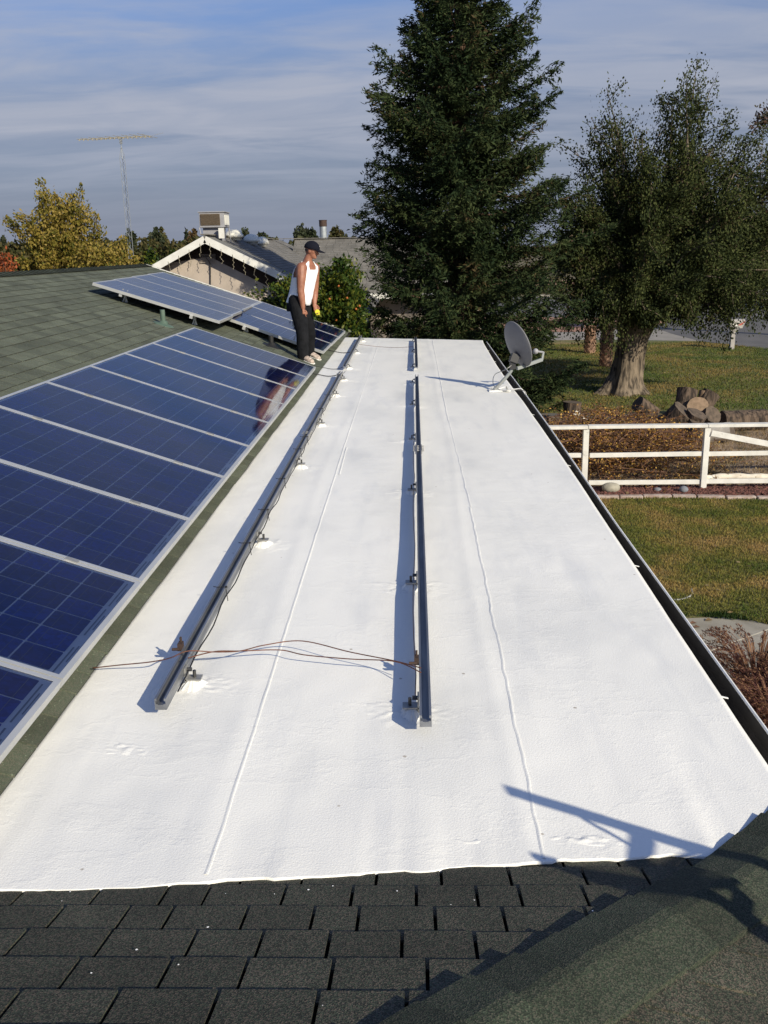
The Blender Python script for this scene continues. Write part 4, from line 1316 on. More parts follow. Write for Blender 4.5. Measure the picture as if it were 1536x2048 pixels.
for i, (ys0, lab) in enumerate(((12.35, 'black cable lying from the long panel row to the left rail'), (15.2, 'black cable lying from the far panel bank to the far left rail'), (13.1, 'thin black cable crossing the shingles near the man to the rail'))):
    w3 = MB()
    w3.tube(spl([(-1.42, ys0 - .1, zleft(-1.42) + .02), (-1.28, ys0, zwhite(-1.28) + .018), (-1.12, ys0 - .12, zwhite(-1.1) + .012), (-1.0, ys0 - .1, zwhite(-1) + .03), (-0.955, ys0 - .15, zwhite(-.95) + .08)]), 0.006 if i < 2 else 0.004, 6)
    tag(w3.build('cable', M['black'], None, smooth=True), lab, 'cable')
w3 = MB(); w3.tube(spl([(-0.9, 15.7, zwhite(-.9) + .09), (-0.6, 15.8, zwhite(-.6) + .05), (-.3, 15.7, zwhite(-.3) + .05), (0.0, 15.5, zwhite(0) + .09)]), 0.003, 5)
tag(w3.build('ground_wire', M['copper'], None), 'thin wire strung between the two far rails', 'wire')

# ------------------------------------------------------------------ satellite dish
DX, DY = 0.985, 11.32
dz0 = zwhite(DX)
dish = thing('satellite_dish', 'grey satellite dish on a bent mast at the right edge of the white roof', 'satellite dish', (DX, DY, dz0))
mb = MB(); mb.box((DX + .06, DY, dz0 + .008), (0.26, 0.17, 0.014)); mb.build('base_plate', M['bead'], dish, bevel=.004)
for q in ((-.04, -.05), (.15, -.05), (.15, .05)):
    b = MB(); b.tube([(DX + q[0], DY + q[1], dz0 + .01), (DX + q[0], DY + q[1], dz0 + .045)], .008, 6); b.build('bolt', M['steel'], dish)
mb = MB(); mb.tube(spl([(DX - .01, DY, dz0 + .01), (DX + .07, DY, dz0 + .09), (DX + .16, DY, dz0 + .19), (DX + .205, DY, dz0 + .26), (DX + .215, DY, dz0 + .36)]), 0.021, 12)
mb.build('mast', M['dish_arm'], dish, smooth=True)
mb = MB(); mb.beam((DX + .0, DY, dz0 + .02), (DX + .10, DY, dz0 + .12), 0.055, 0.012); mb.build('foot_bracket', M['steel'], dish)
# reflector: shallow bowl seen obliquely. aim direction to the right, slightly towards the camera and up
dc = at(1033, 690, 11.33)
aim = Vector((0.82, 0.47, 0.36)).normalized()
upv = (Vector((0, 0, 1)) - aim * aim.z).normalized()
sdv = upv.cross(aim)
RD = Matrix((sdv, upv, aim)).transposed()
prof = []
for i in range(13):
    r = 0.005 + i / 12 * 0.295
    prof.append((r, 0.62 * r * r))
prof += [(0.303, 0.62 * .3 * .3 + 0.004), (0.303, 0.62 * .3 * .3 - 0.006)] + [(r, z - 0.008) for r, z in reversed(prof)]
mb = MB(); mb.lathe(prof, dc - aim * .03, RD, 48, sx=0.80, sy=0.97)
mb.build('reflector', M['dish'], dish, smooth=True)
mb = MB()
mt_ = Vector((DX + .215, DY, dz0 + .36))
mb.beam(mt_ - Vector((0, 0, .10)), mt_ + Vector((0, 0, .06)), .07, .07, up=(0, 1, 0))
mb.beam(mt_ + Vector((0, -.01, -.02)), dc - aim * .045 - upv * .10, .10, .09, up=(0, 1, 0.1))
mb.build('back_bracket', M['dark'], dish, bevel=.005)
a0 = at(1034, 737, 11.30); a1 = at(1084, 719, 11.55); a2 = at(1087, 704, 11.57); a3 = at(1075, 703, 11.50)
mb = MB(); mb.beam(a0, a1, .032, .040); mb.beam(a1 + Vector((0, 0, -.01)), a2, .024, .03, up=(0, 1, 0)); mb.build('feed_arm', M['dish_arm'], dish, bevel=.003)
mb = MB()
ld = (a3 - a2).normalized()
mb.tube([a2 + Vector((0, 0, -.005)), a3, a3 + ld * .0301], [.014, .014, .03], 12)
mb.ell(a3 + ld * .035, (.036, .036, .036))
mb.build('receiver', M['cooler'], dish, smooth=True)
mb = MB(); mb.tube(spl([mt_ + Vector((-.02, -.04, -.05)), (DX + .12, DY - .05, dz0 + .26), (DX + .02, DY + .25, dz0 + .16), (DX + .0, DY + .1, dz0 + .05), (DX + .10, DY - .09, dz0 + .015), (DX + .25, DY - .06, dz0 + .02), (DX + .36, DY - .10, dz0 + .0), (DX + .385, DY - .12, dz0 - .15)]), .0045, 6)
mb.build('coax_cable', M['steel'], dish, smooth=True)
mb = MB(); mb.tube(spl([(DX + .05, DY + .05, dz0 + .012), (DX + .14, DY + .10, dz0 + .03), (DX + .24, DY + .04, dz0 + .014), (DX + .34, DY + .03, dz0 + .01), (DX + .40, DY - .02, dz0 - .12)]), .0045, 6)
mb.build('coax_cable', M['bead'], dish, smooth=True)

# ------------------------------------------------------------------ unseen shadow caster, guessed as an antenna stand, shaped back from the forked shadow
st = thing('shadow_stand', 'unseen, guessed metal antenna stand beside the hip, shaped to cast the forked shadow', 'antenna stand', (1.25, 1.95, 2.5))
def cast(px, py, t, on='w'):
    d = ray(px, py)
    def hit(n_, c0):
        n_ = Vector(n_); return (c0 - n_.dot(EYEV)) / n_.dot(d)
    tw_ = hit((0.038, 0, 1), EYE - 1.65); tn = hit((0, 0.333, 1), 3.385); tr_ = hit((0.333, 0, 1), 3.385 - .333 * HIPC)
    P = EYEV + d * min(tw_, max(tn, tr_))
    return P + SUN * t
def arm(name, pts, r, mt=M['steel']):
    mb = MB(); mb.tube(pts, r, 10); mb.build(name, mt, st, smooth=True)
arm('mast', [cast(1010, 1580, 1.92), cast(1130, 1616, 1.78), cast(1400, 1700, 1.52), cast(1536, 1742, 1.42)], 0.021)
arm('brace', [cast(1165, 1637, 1.74), cast(1290, 1706, 1.62)], 0.007)
arm('arm', [cast(1262, 1660, 1.64), cast(1285, 1675, 1.62), cast(1330, 1755, 1.55, 'n'), cast(1440, 1768, 1.42, 'n'), cast(1472, 1790, 1.36, 'n'), cast(1476, 1850, 1.32, 'n')], 0.022)
arm('arm', [cast(1062, 1712, 1.72), cast(1130, 1734, 1.68, 'n'), cast(1200, 1757, 1.64, 'n'), cast(1290, 1768, 1.58, 'n'), cast(1390, 1785, 1.48, 'n'), cast(1450, 1815, 1.40, 'n'), cast(1540, 1872, 1.32, 'n'), cast(1700, 1965, 1.2, 'n')], [.012, .026, .028, .024, .026, .030, .032, .034])
arm('brace', [cast(1395, 1700, 1.5), cast(1340, 1760, 1.54, 'n'), cast(1290, 1768, 1.56, 'n')], 0.008)
arm('brace', [cast(1290, 1768, 1.56, 'n'), cast(1410, 1768, 1.45, 'n'), cast(1450, 1758, 1.42, 'n')], 0.010)
pf = cast(1700, 1965, 1.2, 'n'); arm('post', [pf + Vector((0, 0, .02)), Vector((pf.x + .03, pf.y, zright(pf.x) if pf.x < 1.34 else 0.0))], 0.026)

# ------------------------------------------------------------------ the man
MY = 13.6
man = thing('person', 'man in white tank top, black trousers and dark cap standing beside the panels', 'person', tuple(at(612, 722, 13.55)))
def J(x, y, Y=MY): return at(x, y, Y)
fwd = Vector((0.87, -0.50, 0)); rgt = Vector((-0.5, -0.87, 0))
body = MB()
sh_r, el_r, wr_r = J(603, 536, 13.40), J(601.5, 580, 13.36), J(606, 616, 13.36)
sh_l, el_l, wr_l = J(629, 536, 13.78), J(629.5, 583, 13.82), J(628.5, 608, 13.74)
neck = J(616, 519); headc = J(623, 501)


def ring_loft(mb, rows, n=28, caps=True):
    """rows: (centre, halfwidth along rgt, halfdepth along fwd)"""
    vs_ = []
    for c, a, b in rows:
        for k in range(n):
            t = 2 * math.pi * k / n
            cs, sn = math.cos(t), math.sin(t)
            e = 0.85
            q = Vector(c) + rgt * (a * math.copysign(abs(cs) ** e, cs)) + fwd * (b * math.copysign(abs(sn) ** e, sn))
            vs_.append(q)
    fs_ = [(i * n + k, i * n + (k + 1) % n, (i + 1) * n + (k + 1) % n, (i + 1) * n + k) for i in range(len(rows) - 1) for k in range(n)]
    if caps:
        fs_.append(tuple(reversed(range(n)))); fs_.append(tuple((len(rows) - 1) * n + k for k in range(n)))
    mb.add(vs_, fs_)


torso = [(J(597, 612), .150, .115), (J(599, 598), .165, .125), (J(602.5, 582), .160, .130), (J(606, 568), .160, .135), (J(609, 553), .182, .130), (J(611.5, 541), .200, .120), (J(613, 532), .195, .100), (J(614.5, 526), .115, .07), (J(615.5, 521), .062, .055)]
ring_loft(body, torso)
body.tube([J(614, 524), J(618, 514), J(621, 507)], [.062, .056, .055], 14)
up3 = (J(623, 490) - J(618, 516)).normalized()
hf = Vector((.97, -.24, 0)).normalized()          # looks to the right of the picture
hr = hf.cross(up3).normalized(); hf2 = up3.cross(hr)
HR = Matrix((hf2, -hr, up3)).transposed()
H0 = headc
body.ell(H0 + up3 * .018, (.100, .080, .102), HR, 18, 12)
body.ell(H0 + hf2 * .022 - up3 * .045, (.070, .058, .066), HR, 16, 10)
body.ell(H0 + hf2 * .068 - up3 * .082, (.026, .028, .022), HR)
body.tube([H0 + hf2 * .088 + up3 * .004, H0 + hf2 * .112 - up3 * .030, H0 + hf2 * .088 - up3 * .036], [.010, .015, .013], 8)
body.ell(H0 + hf2 * .088 - up3 * .058, (.010, .024, .010), HR, 8, 6)
for s_ in (-1, 1):
    body.ell(H0 - hf2 * .004 + hr * (s_ * .077) - up3 * .012, (.020, .010, .032), HR, 8, 6)
    body.ell(H0 + hf2 * .086 + hr * (s_ * .030) + up3 * .016, (.012, .020, .008), HR, 8, 6)


def limb(mb, pts, rs, n=12):
    P = spl(pts, 5)
    k = len(pts)
    R_ = [float(np.interp(i / 5, range(k), rs)) for i in range(len(P))]
    mb.tube(P, R_, n)
    mb.ell(P[0], (R_[0],) * 3); mb.ell(P[-1], (R_[-1],) * 3)


limb(body, [sh_r + Vector((.0, .03, 0)), sh_r.lerp(el_r, .45), el_r, el_r.lerp(wr_r, .35), wr_r], [.080, .068, .052, .052, .032])
limb(body, [sh_l + Vector((.0, -.03, 0)), sh_l.lerp(el_l, .45), el_l, el_l.lerp(wr_l, .35), wr_l], [.078, .066, .050, .050, .032])


def hand(mb, w, d, palmn, curl, side):
    """w wrist, d hand direction, palmn palm normal"""
    d = Vector(d).normalized(); pn = Vector(palmn).normalized(); sd = d.cross(pn).normalized() * side
    mb.tube([w - d * .01, w + d * .035, w + d * .085], [.026, .036, .036], 10, sq=.55)
    for i, (o, l) in enumerate(((-.030, .070), (-.010, .080), (.010, .076), (.029, .060))):
        b = w + d * .080 + sd * o
        p1 = b + d * l * .45 + pn * curl * .3 * l
        p2 = p1 + d * l * .33 * (1 - curl * .5) + pn * curl * .6 * l
        p3 = p2 + d * l * .22 * (1 - curl) + pn * curl * .5 * l
        mb.tube([b - d * .02, b, p1, p2, p3], [.010, .0100, .0095, .0085, .0065], 8)
    b = w + d * .03 - sd * .028
    mb.tube([b, b + d * .03 - sd * .018 + pn * .01, b + d * .062 - sd * .022 + pn * .022], [.013, .011, .008], 8)


hand(body, wr_r, (J(608, 642, 13.36) - wr_r), Vector((.3, 1, 0)), 0.35, -1)
hand(body, wr_l, (J(635, 628, 13.66) - wr_l), Vector((.2, -1, -.2)), 0.75, 1)
# shins/feet inside the clothing keep the figure one surface
hip_r, kn_r, an_r = J(594, 606, 13.50), J(604.5, 663, 13.32), J(606, 714, 13.30)
hip_l, kn_l, an_l = J(604, 608, 13.72), J(619, 664, 13.78), J(618, 706, 13.86)
limb(body, [hip_r, hip_r.lerp(kn_r, .5), kn_r, kn_r.lerp(an_r, .35), an_r], [.085, .07, .052, .052, .034])
limb(body, [hip_l, hip_l.lerp(kn_l, .5), kn_l, kn_l.lerp(an_l, .35), an_l], [.085, .07, .052, .052, .034])
rmesh(body, 'body', M['skin'], man, 0.0065, 3)
# trousers
tr = MB()
limb(tr, [hip_r + Vector((0, 0, .02)), hip_r.lerp(kn_r, .5), kn_r, kn_r.lerp(an_r, .4), an_r + Vector((0, 0, .0))], [.128, .112, .090, .088, .082], 16)
limb(tr, [hip_l + Vector((0, 0, .02)), hip_l.lerp(kn_l, .5), kn_l, kn_l.lerp(an_l, .4), an_l + Vector((0, 0, .0))], [.125, .110, .088, .086, .080], 16)
ring_loft(tr, [(J(595, 622, 13.6), .17, .135), (J(595.5, 610), .178, .142), (J(597.5, 600), .178, .142), (J(600, 589), .170, .138)])
for (a_, b__, r0) in ((kn_r, an_r, .088), (kn_l, an_l, .086), (hip_r, kn_r, .112), (hip_l, kn_l, .11)):
    for i in range(7):
        f = 0.12 + i * .125
        c = a_.lerp(b__, f)
        th_ = i * 2.1 + r0 * 30
        tr.ell(c + Vector((math.cos(th_), math.sin(th_), 0)) * r0 * .72, (.035, .035, .014 + .008 * math.sin(i)), Matrix.Rotation(.5 * math.sin(i * 2.), 3, 'X'), 8, 6)
rmesh(tr, 'trousers', M['trousers'], man, 0.009, 3)
# tank top
tk = MB()
rows = []
NA = 64
lv = [(J(597.5, 604), .186, .150), (J(600, 596), .184, .149), (J(602.5, 584), .176, .146), (J(606, 569), .176, .149), (J(609, 554), .194, .142), (J(611.5, 542), .208, .130), (J(613, 534), .202, .112), (J(614.5, 527), .128, .080), (J(615.5, 523), .085, .066)]
NRW = 42
fine = []
for i in range(NRW + 1):
    t = i / NRW * (len(lv) - 1); k = min(int(t), len(lv) - 2); f = t - k
    fine.append((lv[k][0].lerp(lv[k + 1][0], f), lv[k][1] * (1 - f) + lv[k + 1][1] * f, lv[k][2] * (1 - f) + lv[k + 1][2] * f))
def sstep(a, b, x):
    t = min(1, max(0, (x - a) / (b - a))); return t * t * (3 - 2 * t)
def htop(cs, sn):
    ac = abs(cs)
    if sn >= 0:
        mid = .66
    else:
        mid = .82
    side = .50
    inner = sstep(.30, .52, ac)      # 0 in the middle, 1 at the strap
    outer = sstep(.72, .93, ac)      # 1 at the armhole
    return (mid + (1 - mid) * inner) * (1 - outer) + side * outer
def fat(t):
    t = t * (len(lv) - 1); k = min(int(t), len(lv) - 2); f = t - k
    return lv[k][0].lerp(lv[k + 1][0], f), lv[k][1] * (1 - f) + lv[k + 1][1] * f, lv[k][2] * (1 - f) + lv[k + 1][2] * f
vs_ = []
for ri in range(NRW + 1):
    for k in range(NA):
        t = 2 * math.pi * k / NA
        cs, sn = math.cos(t), math.sin(t)
        c, a, b = fat(ri / NRW * htop(cs, sn))
        q = c + rgt * (a * math.copysign(abs(cs) ** .85, cs)) + fwd * (b * math.copysign(abs(sn) ** .85, sn))
        q += (rgt * cs + fwd * sn) * (0.008 * mnoise.noise(Vector((cs * 2, sn * 2, ri * .16))) + 0.004 * mnoise.noise(Vector((cs * 6, sn * 6, ri * .5))))
        if ri == 0: q += Vector((0, 0, -0.045 * max(0, sn) ** 2 - .02 * abs(mnoise.noise(Vector((cs * 3, sn * 3, 0))))))
        vs_.append(q)
fs_ = [(i * NA + k, i * NA + (k + 1) % NA, (i + 1) * NA + (k + 1) % NA, (i + 1) * NA + k) for i in range(NRW) for k in range(NA)]
tk.add(vs_, fs_)
to = tk.build('tank_top', M['tank'], man, smooth=True)
sm = to.modifiers.new('solid', 'SOLIDIFY'); sm.thickness = 0.006; sm.offset = 1
mb = MB(); t0_ = J(613, 604, 13.46); mb.ell(t0_, (.035, .02, .045)); mb.build('shirt_tail', M['tank'], man, smooth=True)
# cap
mb = MB()
prof = [(.113 * math.cos(a), .104 * math.sin(a)) for a in np.linspace(-0.12, math.pi / 2, 9)]
mb.lathe([(max(r, 1e-4), z) for r, z in prof], H0 + up3 * .030, HR, 24, sx=1.02, sy=.86)
cap = mb.build('cap', M['cap'], man, smooth=True)
mb = MB()
vs_ = []
for j in range(2):
    for i in range(9):
        a = (i - 4) / 4 * 1.15
        r0 = .088 if j == 0 else .172
        xx = math.cos(a) * r0 * (1.02 if j == 0 else 1.0) ; yy_ = math.sin(a) * (.078 if j == 0 else .078)
        if j == 1: xx = .095 + (.205 - .095) * math.cos(a * .9)
        vs_.append(H0 + HR @ Vector((xx, yy_, .034 - (.026 if j else 0) - .012 * (yy_ / .078) ** 2)))
mb.add(vs_, [(i, i + 1, 10 + i, 9 + i) for i in range(8)])
bo = mb.build('brim', M['cap'], cap, smooth=True)
sm = bo.modifiers.new('solid', 'SOLIDIFY'); sm.thickness = 0.006
mb = MB(); mb.ell(H0 + HR @ Vector((.090, .03, .075)), (.010, .014, .010), HR, 8, 6); mb.build('badge', M['gutter_lip'], cap)
mb = MB(); mb.ell(H0 - hf2 * .020 - up3 * .004, (.078, .0775, .045), HR, 16, 8); mb.build('hair', M['hair'], man, smooth=True)
for s_ in (-1, 1):
    mb = MB(); mb.ell(H0 + hf2 * .0955 + hr * (s_ * .030) - up3 * .002, (.004, .011, .006), HR, 8, 6); mb.build('eye', M['dark'], man)
mb = MB(); mb.beam(H0 + hf2 * .099 + hr * .02 - up3 * .060, H0 + hf2 * .099 - hr * .02 - up3 * .060, .003, .003); mb.build('mouth', M['rust'], man)
# shoes
for (an, tip) in ((an_r, J(627, 727, 13.18)), (an_l, J(636.5, 718, 13.78))):
    g0 = Vector((an.x, an.y, zleft(an.x))); 
    tp = Vector((tip.x, tip.y, zleft(tip.x) + .0))
    d = (tp - g0).normalized()
    mb = MB()
    mb.tube([g0 - d * .07 + Vector((0, 0, .045)), g0 - d * .02 + Vector((0, 0, .055)), g0 + d * .08 + Vector((0, 0, .048)), g0 + d * .17 + Vector((0, 0, .036)), g0 + d * .205 + Vector((0, 0, .028))], [.030, .046, .047, .042, .020], 12, sq=.9)
    mb.tube([g0 + Vector((0, 0, .05)), g0 + Vector((0, 0, .12))], [.046, .044], 12)
    sh = mb.build('shoe', M['shoe'], man, smooth=True)
    ms = MB(); ms.beam(g0 - d * .085 + Vector((0, 0, .012)), g0 + d * .20 + Vector((0, 0, .012)), .085, .02); ms.build('sole', M['gutter_lip'], sh, bevel=.006)
# yellow tape in the left hand
tp = J(634.5, 624, 13.63)
mb = MB(); mb.lathe([(.001, -.018), (.030, -.018), (.036, -.012), (.036, .012), (.030, .018), (.001, .018)], tp, Matrix.Rotation(rad(80), 3, 'X'), 16)
mb.box(tp + Vector((.01, 0, -.02)), (.05, .034, .04))
tag(mb.build('tape_measure', M['tape'], None), 'small yellow tape measure held in the man\'s far hand', 'tape measure')


# ------------------------------------------------------------------ vegetation
def trunk_mesh(pts, rs, n=14, rough=0.12, seed=0.0, flare=0.0):
    mb = MB()
    P = [Vector(p) for p in pts]
    L = [0]
    for i in range(len(P) - 1): L.append(L[-1] + (P[i + 1] - P[i]).length)
    m_ = max(6, int(L[-1] / 0.12))
    m_ = min(m_, 60)
    vs_ = []
    for j in range(m_ + 1):
        s_ = L[-1] * j / m_
        c = Vector([float(np.interp(s_, L, [p[a] for p in P])) for a in range(3)])
        r = float(np.interp(s_, L, rs))
        for k in range(n):
            a = 2 * math.pi * k / n
            d = Vector((math.cos(a), math.sin(a), 0))
            rr0 = r * (1 + rough * mnoise.noise(Vector((d.x * 2.2 + seed, d.y * 2.2, c.z * .35))) + rough * .8 * mnoise.noise(Vector((d.x * 7 + seed, d.y * 7, c.z * .5))))
            if flare:
                rr0 += flare * math.exp(-(c.z) / .35) * (0.6 + 0.8 * abs(math.sin(a * 2.5 + seed)))
            vs_.append(c + d * rr0)
    mb.add(vs_, [(i * n + k, i * n + (k + 1) % n, (i + 1) * n + (k + 1) % n, (i + 1) * n + k) for i in range(m_) for k in range(n)] + [tuple(m_ * n + k for k in range(n))])
    return mb


def conifer():
    base = Vector((1.22, 25.2, 0))
    th = thing('redwood_tree', 'tall dark conifer with ragged drooping sprays behind the end of the white roof', 'tree', base)
    H_ = 15.8
    trunk_mesh([base, base + Vector((.05, 0, 5)), base + Vector((.0, 0, H_))], [.42, .27, .02], 16, .08, 3.0, .15).build('trunk', M['bark_red'], th, smooth=True)
    Cs, Ds, Ls, Ws = [], [], [], []
    lm = MB()
    r = random.Random(5)
    ZP = [.0, .6, 1.9, 3.0, 4.3, 5.1, 5.7, 6.6, 7.0, 7.96, 8.5, 9.7, 10.3, 11.1, 13, 15.8]
    PL = [2.0, 2.3, 2.3, 2.3, 2.45, 2.8, 2.2, 2.0, 2.2, 2.05, 1.65, 1.15, 1.10, .80, .5, .05]
    PR = [2.4, 2.85, 2.95, 2.85, 2.7, 2.5, 2.4, 2.35, 2.5, 2.0, 1.75, 1.35, 1.15, .85, .5, .05]
    def prof_r(z_, an_):
        w = .5 + .5 * math.cos(an_)
        return (float(np.interp(z_, ZP, PR)) * w + float(np.interp(z_, ZP, PL)) * (1 - w)) * (1 + .30 * mnoise.noise(Vector((math.cos(an_) * 1.6, math.sin(an_) * 1.6, z_ * .9)))) * (.84 + .26 * ((z_ * 1.05 + an_ * .32) % 1.0))
    z = 0.35
    while z < H_ - .2:
        # radius by height
        nb = 6 if z < 9 else 5
        a0_ = r.uniform(0, 6.28)
        for b in range(nb):
            an = a0_ + b * 6.283 / nb + r.uniform(-.45, .45)
            ln = prof_r(z, an) * r.choice((.55, .72, .85, .95, 1.0, 1.06, 1.16))
            d = Vector((math.cos(an), math.sin(an), 0))
            # limbs leave almost level, sag, and lift at the tip
            pts = []
            sag = (0.30 if z < 3 else .12) * ln
            for q in range(6):
                f = q / 5
                pts.append(base + Vector((0, 0, z)) + d * ln * f + Vector((0, 0, -sag * math.sin(f * 2.4) + (.22 + .10 * math.sin(an * 5 + z)) * ln * f ** 2.2 * (1 if z > 2.5 else .3))))
            lm.tube(pts, [.05 * (1 - z / 20), .04, .03, .022, .014, .006], 5, cap=False)
            side = Vector((-d.y, d.x, 0))
            for (f_, kk) in ((1.0, 40), (.8, 34), (.6, 26)):
                c0_ = pts[min(5, int(f_ * 5))]
                ud = (d + side * r.uniform(-.5, .5) + Vector((0, 0, r.uniform(.0, .75)))).normalized(); sl2 = r.uniform(.22, .42)
                c0_ = c0_ + side * r.uniform(-.25, .25) * (1.2 - f_) * 2
                for j in range(kk):
                    g_ = r.random()
                    Cs.append(c0_ + ud * sl2 * g_ + Vector((r.gauss(0, 1), r.gauss(0, 1), r.gauss(0, .6))) * (.13 * (1.05 - g_ * .85)))
                    Ds.append(ud + Vector((r.gauss(0, .45), r.gauss(0, .45), r.gauss(0, .45)))); Ls.append(r.uniform(.10, .18)); Ws.append(r.uniform(.02, .042))
            ns = int(ln / .075)
            for q in range(ns):
                f = 0.16 + .86 * (q + r.random() * .8) / ns
                fi = min(f, .999) * 5
                k_ = int(fi); c = pts[k_].lerp(pts[min(k_ + 1, 5)], fi - k_)
                if f > 1: c = pts[5] + d * (f - 1) * ln
                sl_ = (0.24 + .34 * (1 - abs(f - .55))) * r.uniform(.6, 1.25) * (0.6 + .4 * min(1, ln / 2.5))
                for sg in (-1, 1):
                    dirv = (d * r.uniform(.45, 1.1) + side * sg * r.uniform(.5, 1.2) + Vector((0, 0, r.uniform(-.75, .30)))).normalized()
                    nc = max(3, int(sl_ / .075))
                    for j in range(nc):
                        g_ = (j + .5) / nc
                        cc = c + dirv * sl_ * g_ + Vector((0, 0, -.12 * sl_ * g_ * g_))
                        Cs.append(cc); Ds.append(dirv + Vector((r.gauss(0, .55), r.gauss(0, .55), r.gauss(0, .4))))
                        Ls.append(r.uniform(.11, .19)); Ws.append(r.uniform(.022, .048))
        z += r.uniform(.13, .20) * (1 if z > 3 else .85)
    lm.build('limbs', M['bark_red'], th, kind='stuff')
    n = len(Cs)
    C0 = np.array([tuple(q) for q in Cs]); D0 = np.array([tuple(q) for q in Ds])
    # second set crossing the first for body
    C1 = C0 + rv(n, .035); D1 = D0 + rv(n, .7)
    L_ = np.array(Ls); W_ = np.array(Ws)
    cards('crown', np.concatenate([C0, C1]), np.concatenate([D0, D1]), rv(2 * n), np.concatenate([L_, L_ * .8]), np.concatenate([W_, W_]), M['needles'], th)
    return 2 * n


NCON = conifer()


def broadleaf(name, label, cat, base, fork, targets, rad0, nleaf, lsize, mt, barkm, seed=1, group=None, droop=0.0, spread=1.0, sub=9, topb=.12, trunk=None, fill=0.0, hang=0):
    """trunk, limbs that run from the fork to each target, twigs and leaves round them"""
    r = random.Random(seed); rg = np.random.default_rng(seed)
    base, fork = Vector(base), Vector(fork)
    th = thing(name, label, cat, base, group)
    if trunk is None:
        trunk = trunk_mesh([base, base.lerp(fork, .5), fork], [rad0, rad0 * .75, rad0 * .55], 14, .15, seed, rad0 * .5)
    trunk.build('trunk', barkm, th, smooth=True)
    lm = MB()
    segs = []
    for t in targets:
        tgt = Vector(t[:3]); wgt = t[3] if len(t) > 3 else 1.0
        mid = fork.lerp(tgt, .5) + Vector((r.uniform(-.1, .1), r.uniform(-.1, .1), r.uniform(.02, .15))) * (tgt - fork).length
        P = spl([fork - Vector((0, 0, .3)), fork.lerp(mid, .5), mid, tgt], 5)
        n = len(P)
        lb_ = MB(); lb_.tube(P, [rad0 * .30 * (.3 + .7 * min(1, wgt)) * (1 - i / n) ** 1.3 + .006 for i in range(n)], 6, cap=False); lb_.build('limb', barkm, th)
        ln = (tgt - fork).length
        for s_ in range(sub):
            f = .35 + .65 * (s_ + r.random()) / sub
            k = min(int(f * (n - 1)), n - 2)
            p0 = P[k]
            d = (P[k + 1] - P[k]).normalized()
            dv = (d * .9 + Vector((r.gauss(0, .6), r.gauss(0, .6), r.gauss(.1, .5))) * spread).normalized()
            sl_ = ln * r.uniform(.10, .26)
            if hang and r.random() < .5:
                p1 = p0 + Vector((r.gauss(0, .25), r.gauss(0, .25), -1)).normalized() * r.uniform(.3, 1.0) * hang
                q_ = [p0, p0.lerp(p1, .4) + Vector((r.gauss(0, .1), r.gauss(0, .1), .1)), p1]
            else:
                p1 = p0 + dv * sl_ - Vector((0, 0, droop * sl_))
                q_ = [p0, p0.lerp(p1, .5) + Vector((0, 0, .05 * sl_)), p1]
            lm.tube(q_, [.016, .010, .004], 4, cap=False)
            segs.append((q_, wgt * (q_[0] - q_[2]).length))
        segs.append((P[n // 2:], wgt * ln * .45))
    lm.build('twigs', barkm, th, kind='stuff')
    tot = sum(s_[1] for s_ in segs)
    Cs = []; Ds = []
    for q_, w in segs:
        k = max(4, int(nleaf * w / tot))
        t = rg.uniform(0, 1, k) ** .85 * (len(q_) - 1)
        arr = np.array([tuple(p) for p in q_])
        i0 = np.minimum(t.astype(int), len(q_) - 2); fr = (t - i0)[:, None]
        c = arr[i0] * (1 - fr) + arr[i0 + 1] * fr
        seglen = np.linalg.norm(arr[-1] - arr[0])
        sd = np.minimum(.05 + .15 * seglen, .36) * (1.15 - .6 * t / (len(q_) - 1))
        c = c + rg.normal(0, 1, (k, 3)) * sd[:, None] * np.array([1, 1, .85]) * spread
        if droop: c[:, 2] -= np.abs(rg.normal(0, .12, k)) * droop
        dd = (arr[i0 + 1] - arr[i0]) + rg.normal(0, .5, (k, 3)) * np.linalg.norm(arr[1] - arr[0])
        Cs.append(c); Ds.append(dd)
    C0 = np.concatenate(Cs); D0 = np.concatenate(Ds)
    keep = C0[:, 2] > .08
    C0, D0 = C0[keep], D0[keep]
    n = len(C0)
    L_ = rg.uniform(.7, 1.35, n) * lsize
    cards('crown', C0, D0, rg.normal(0, 1, (n, 3)), L_, L_ * rg.uniform(.45, .7, n), mt, th)
    return th


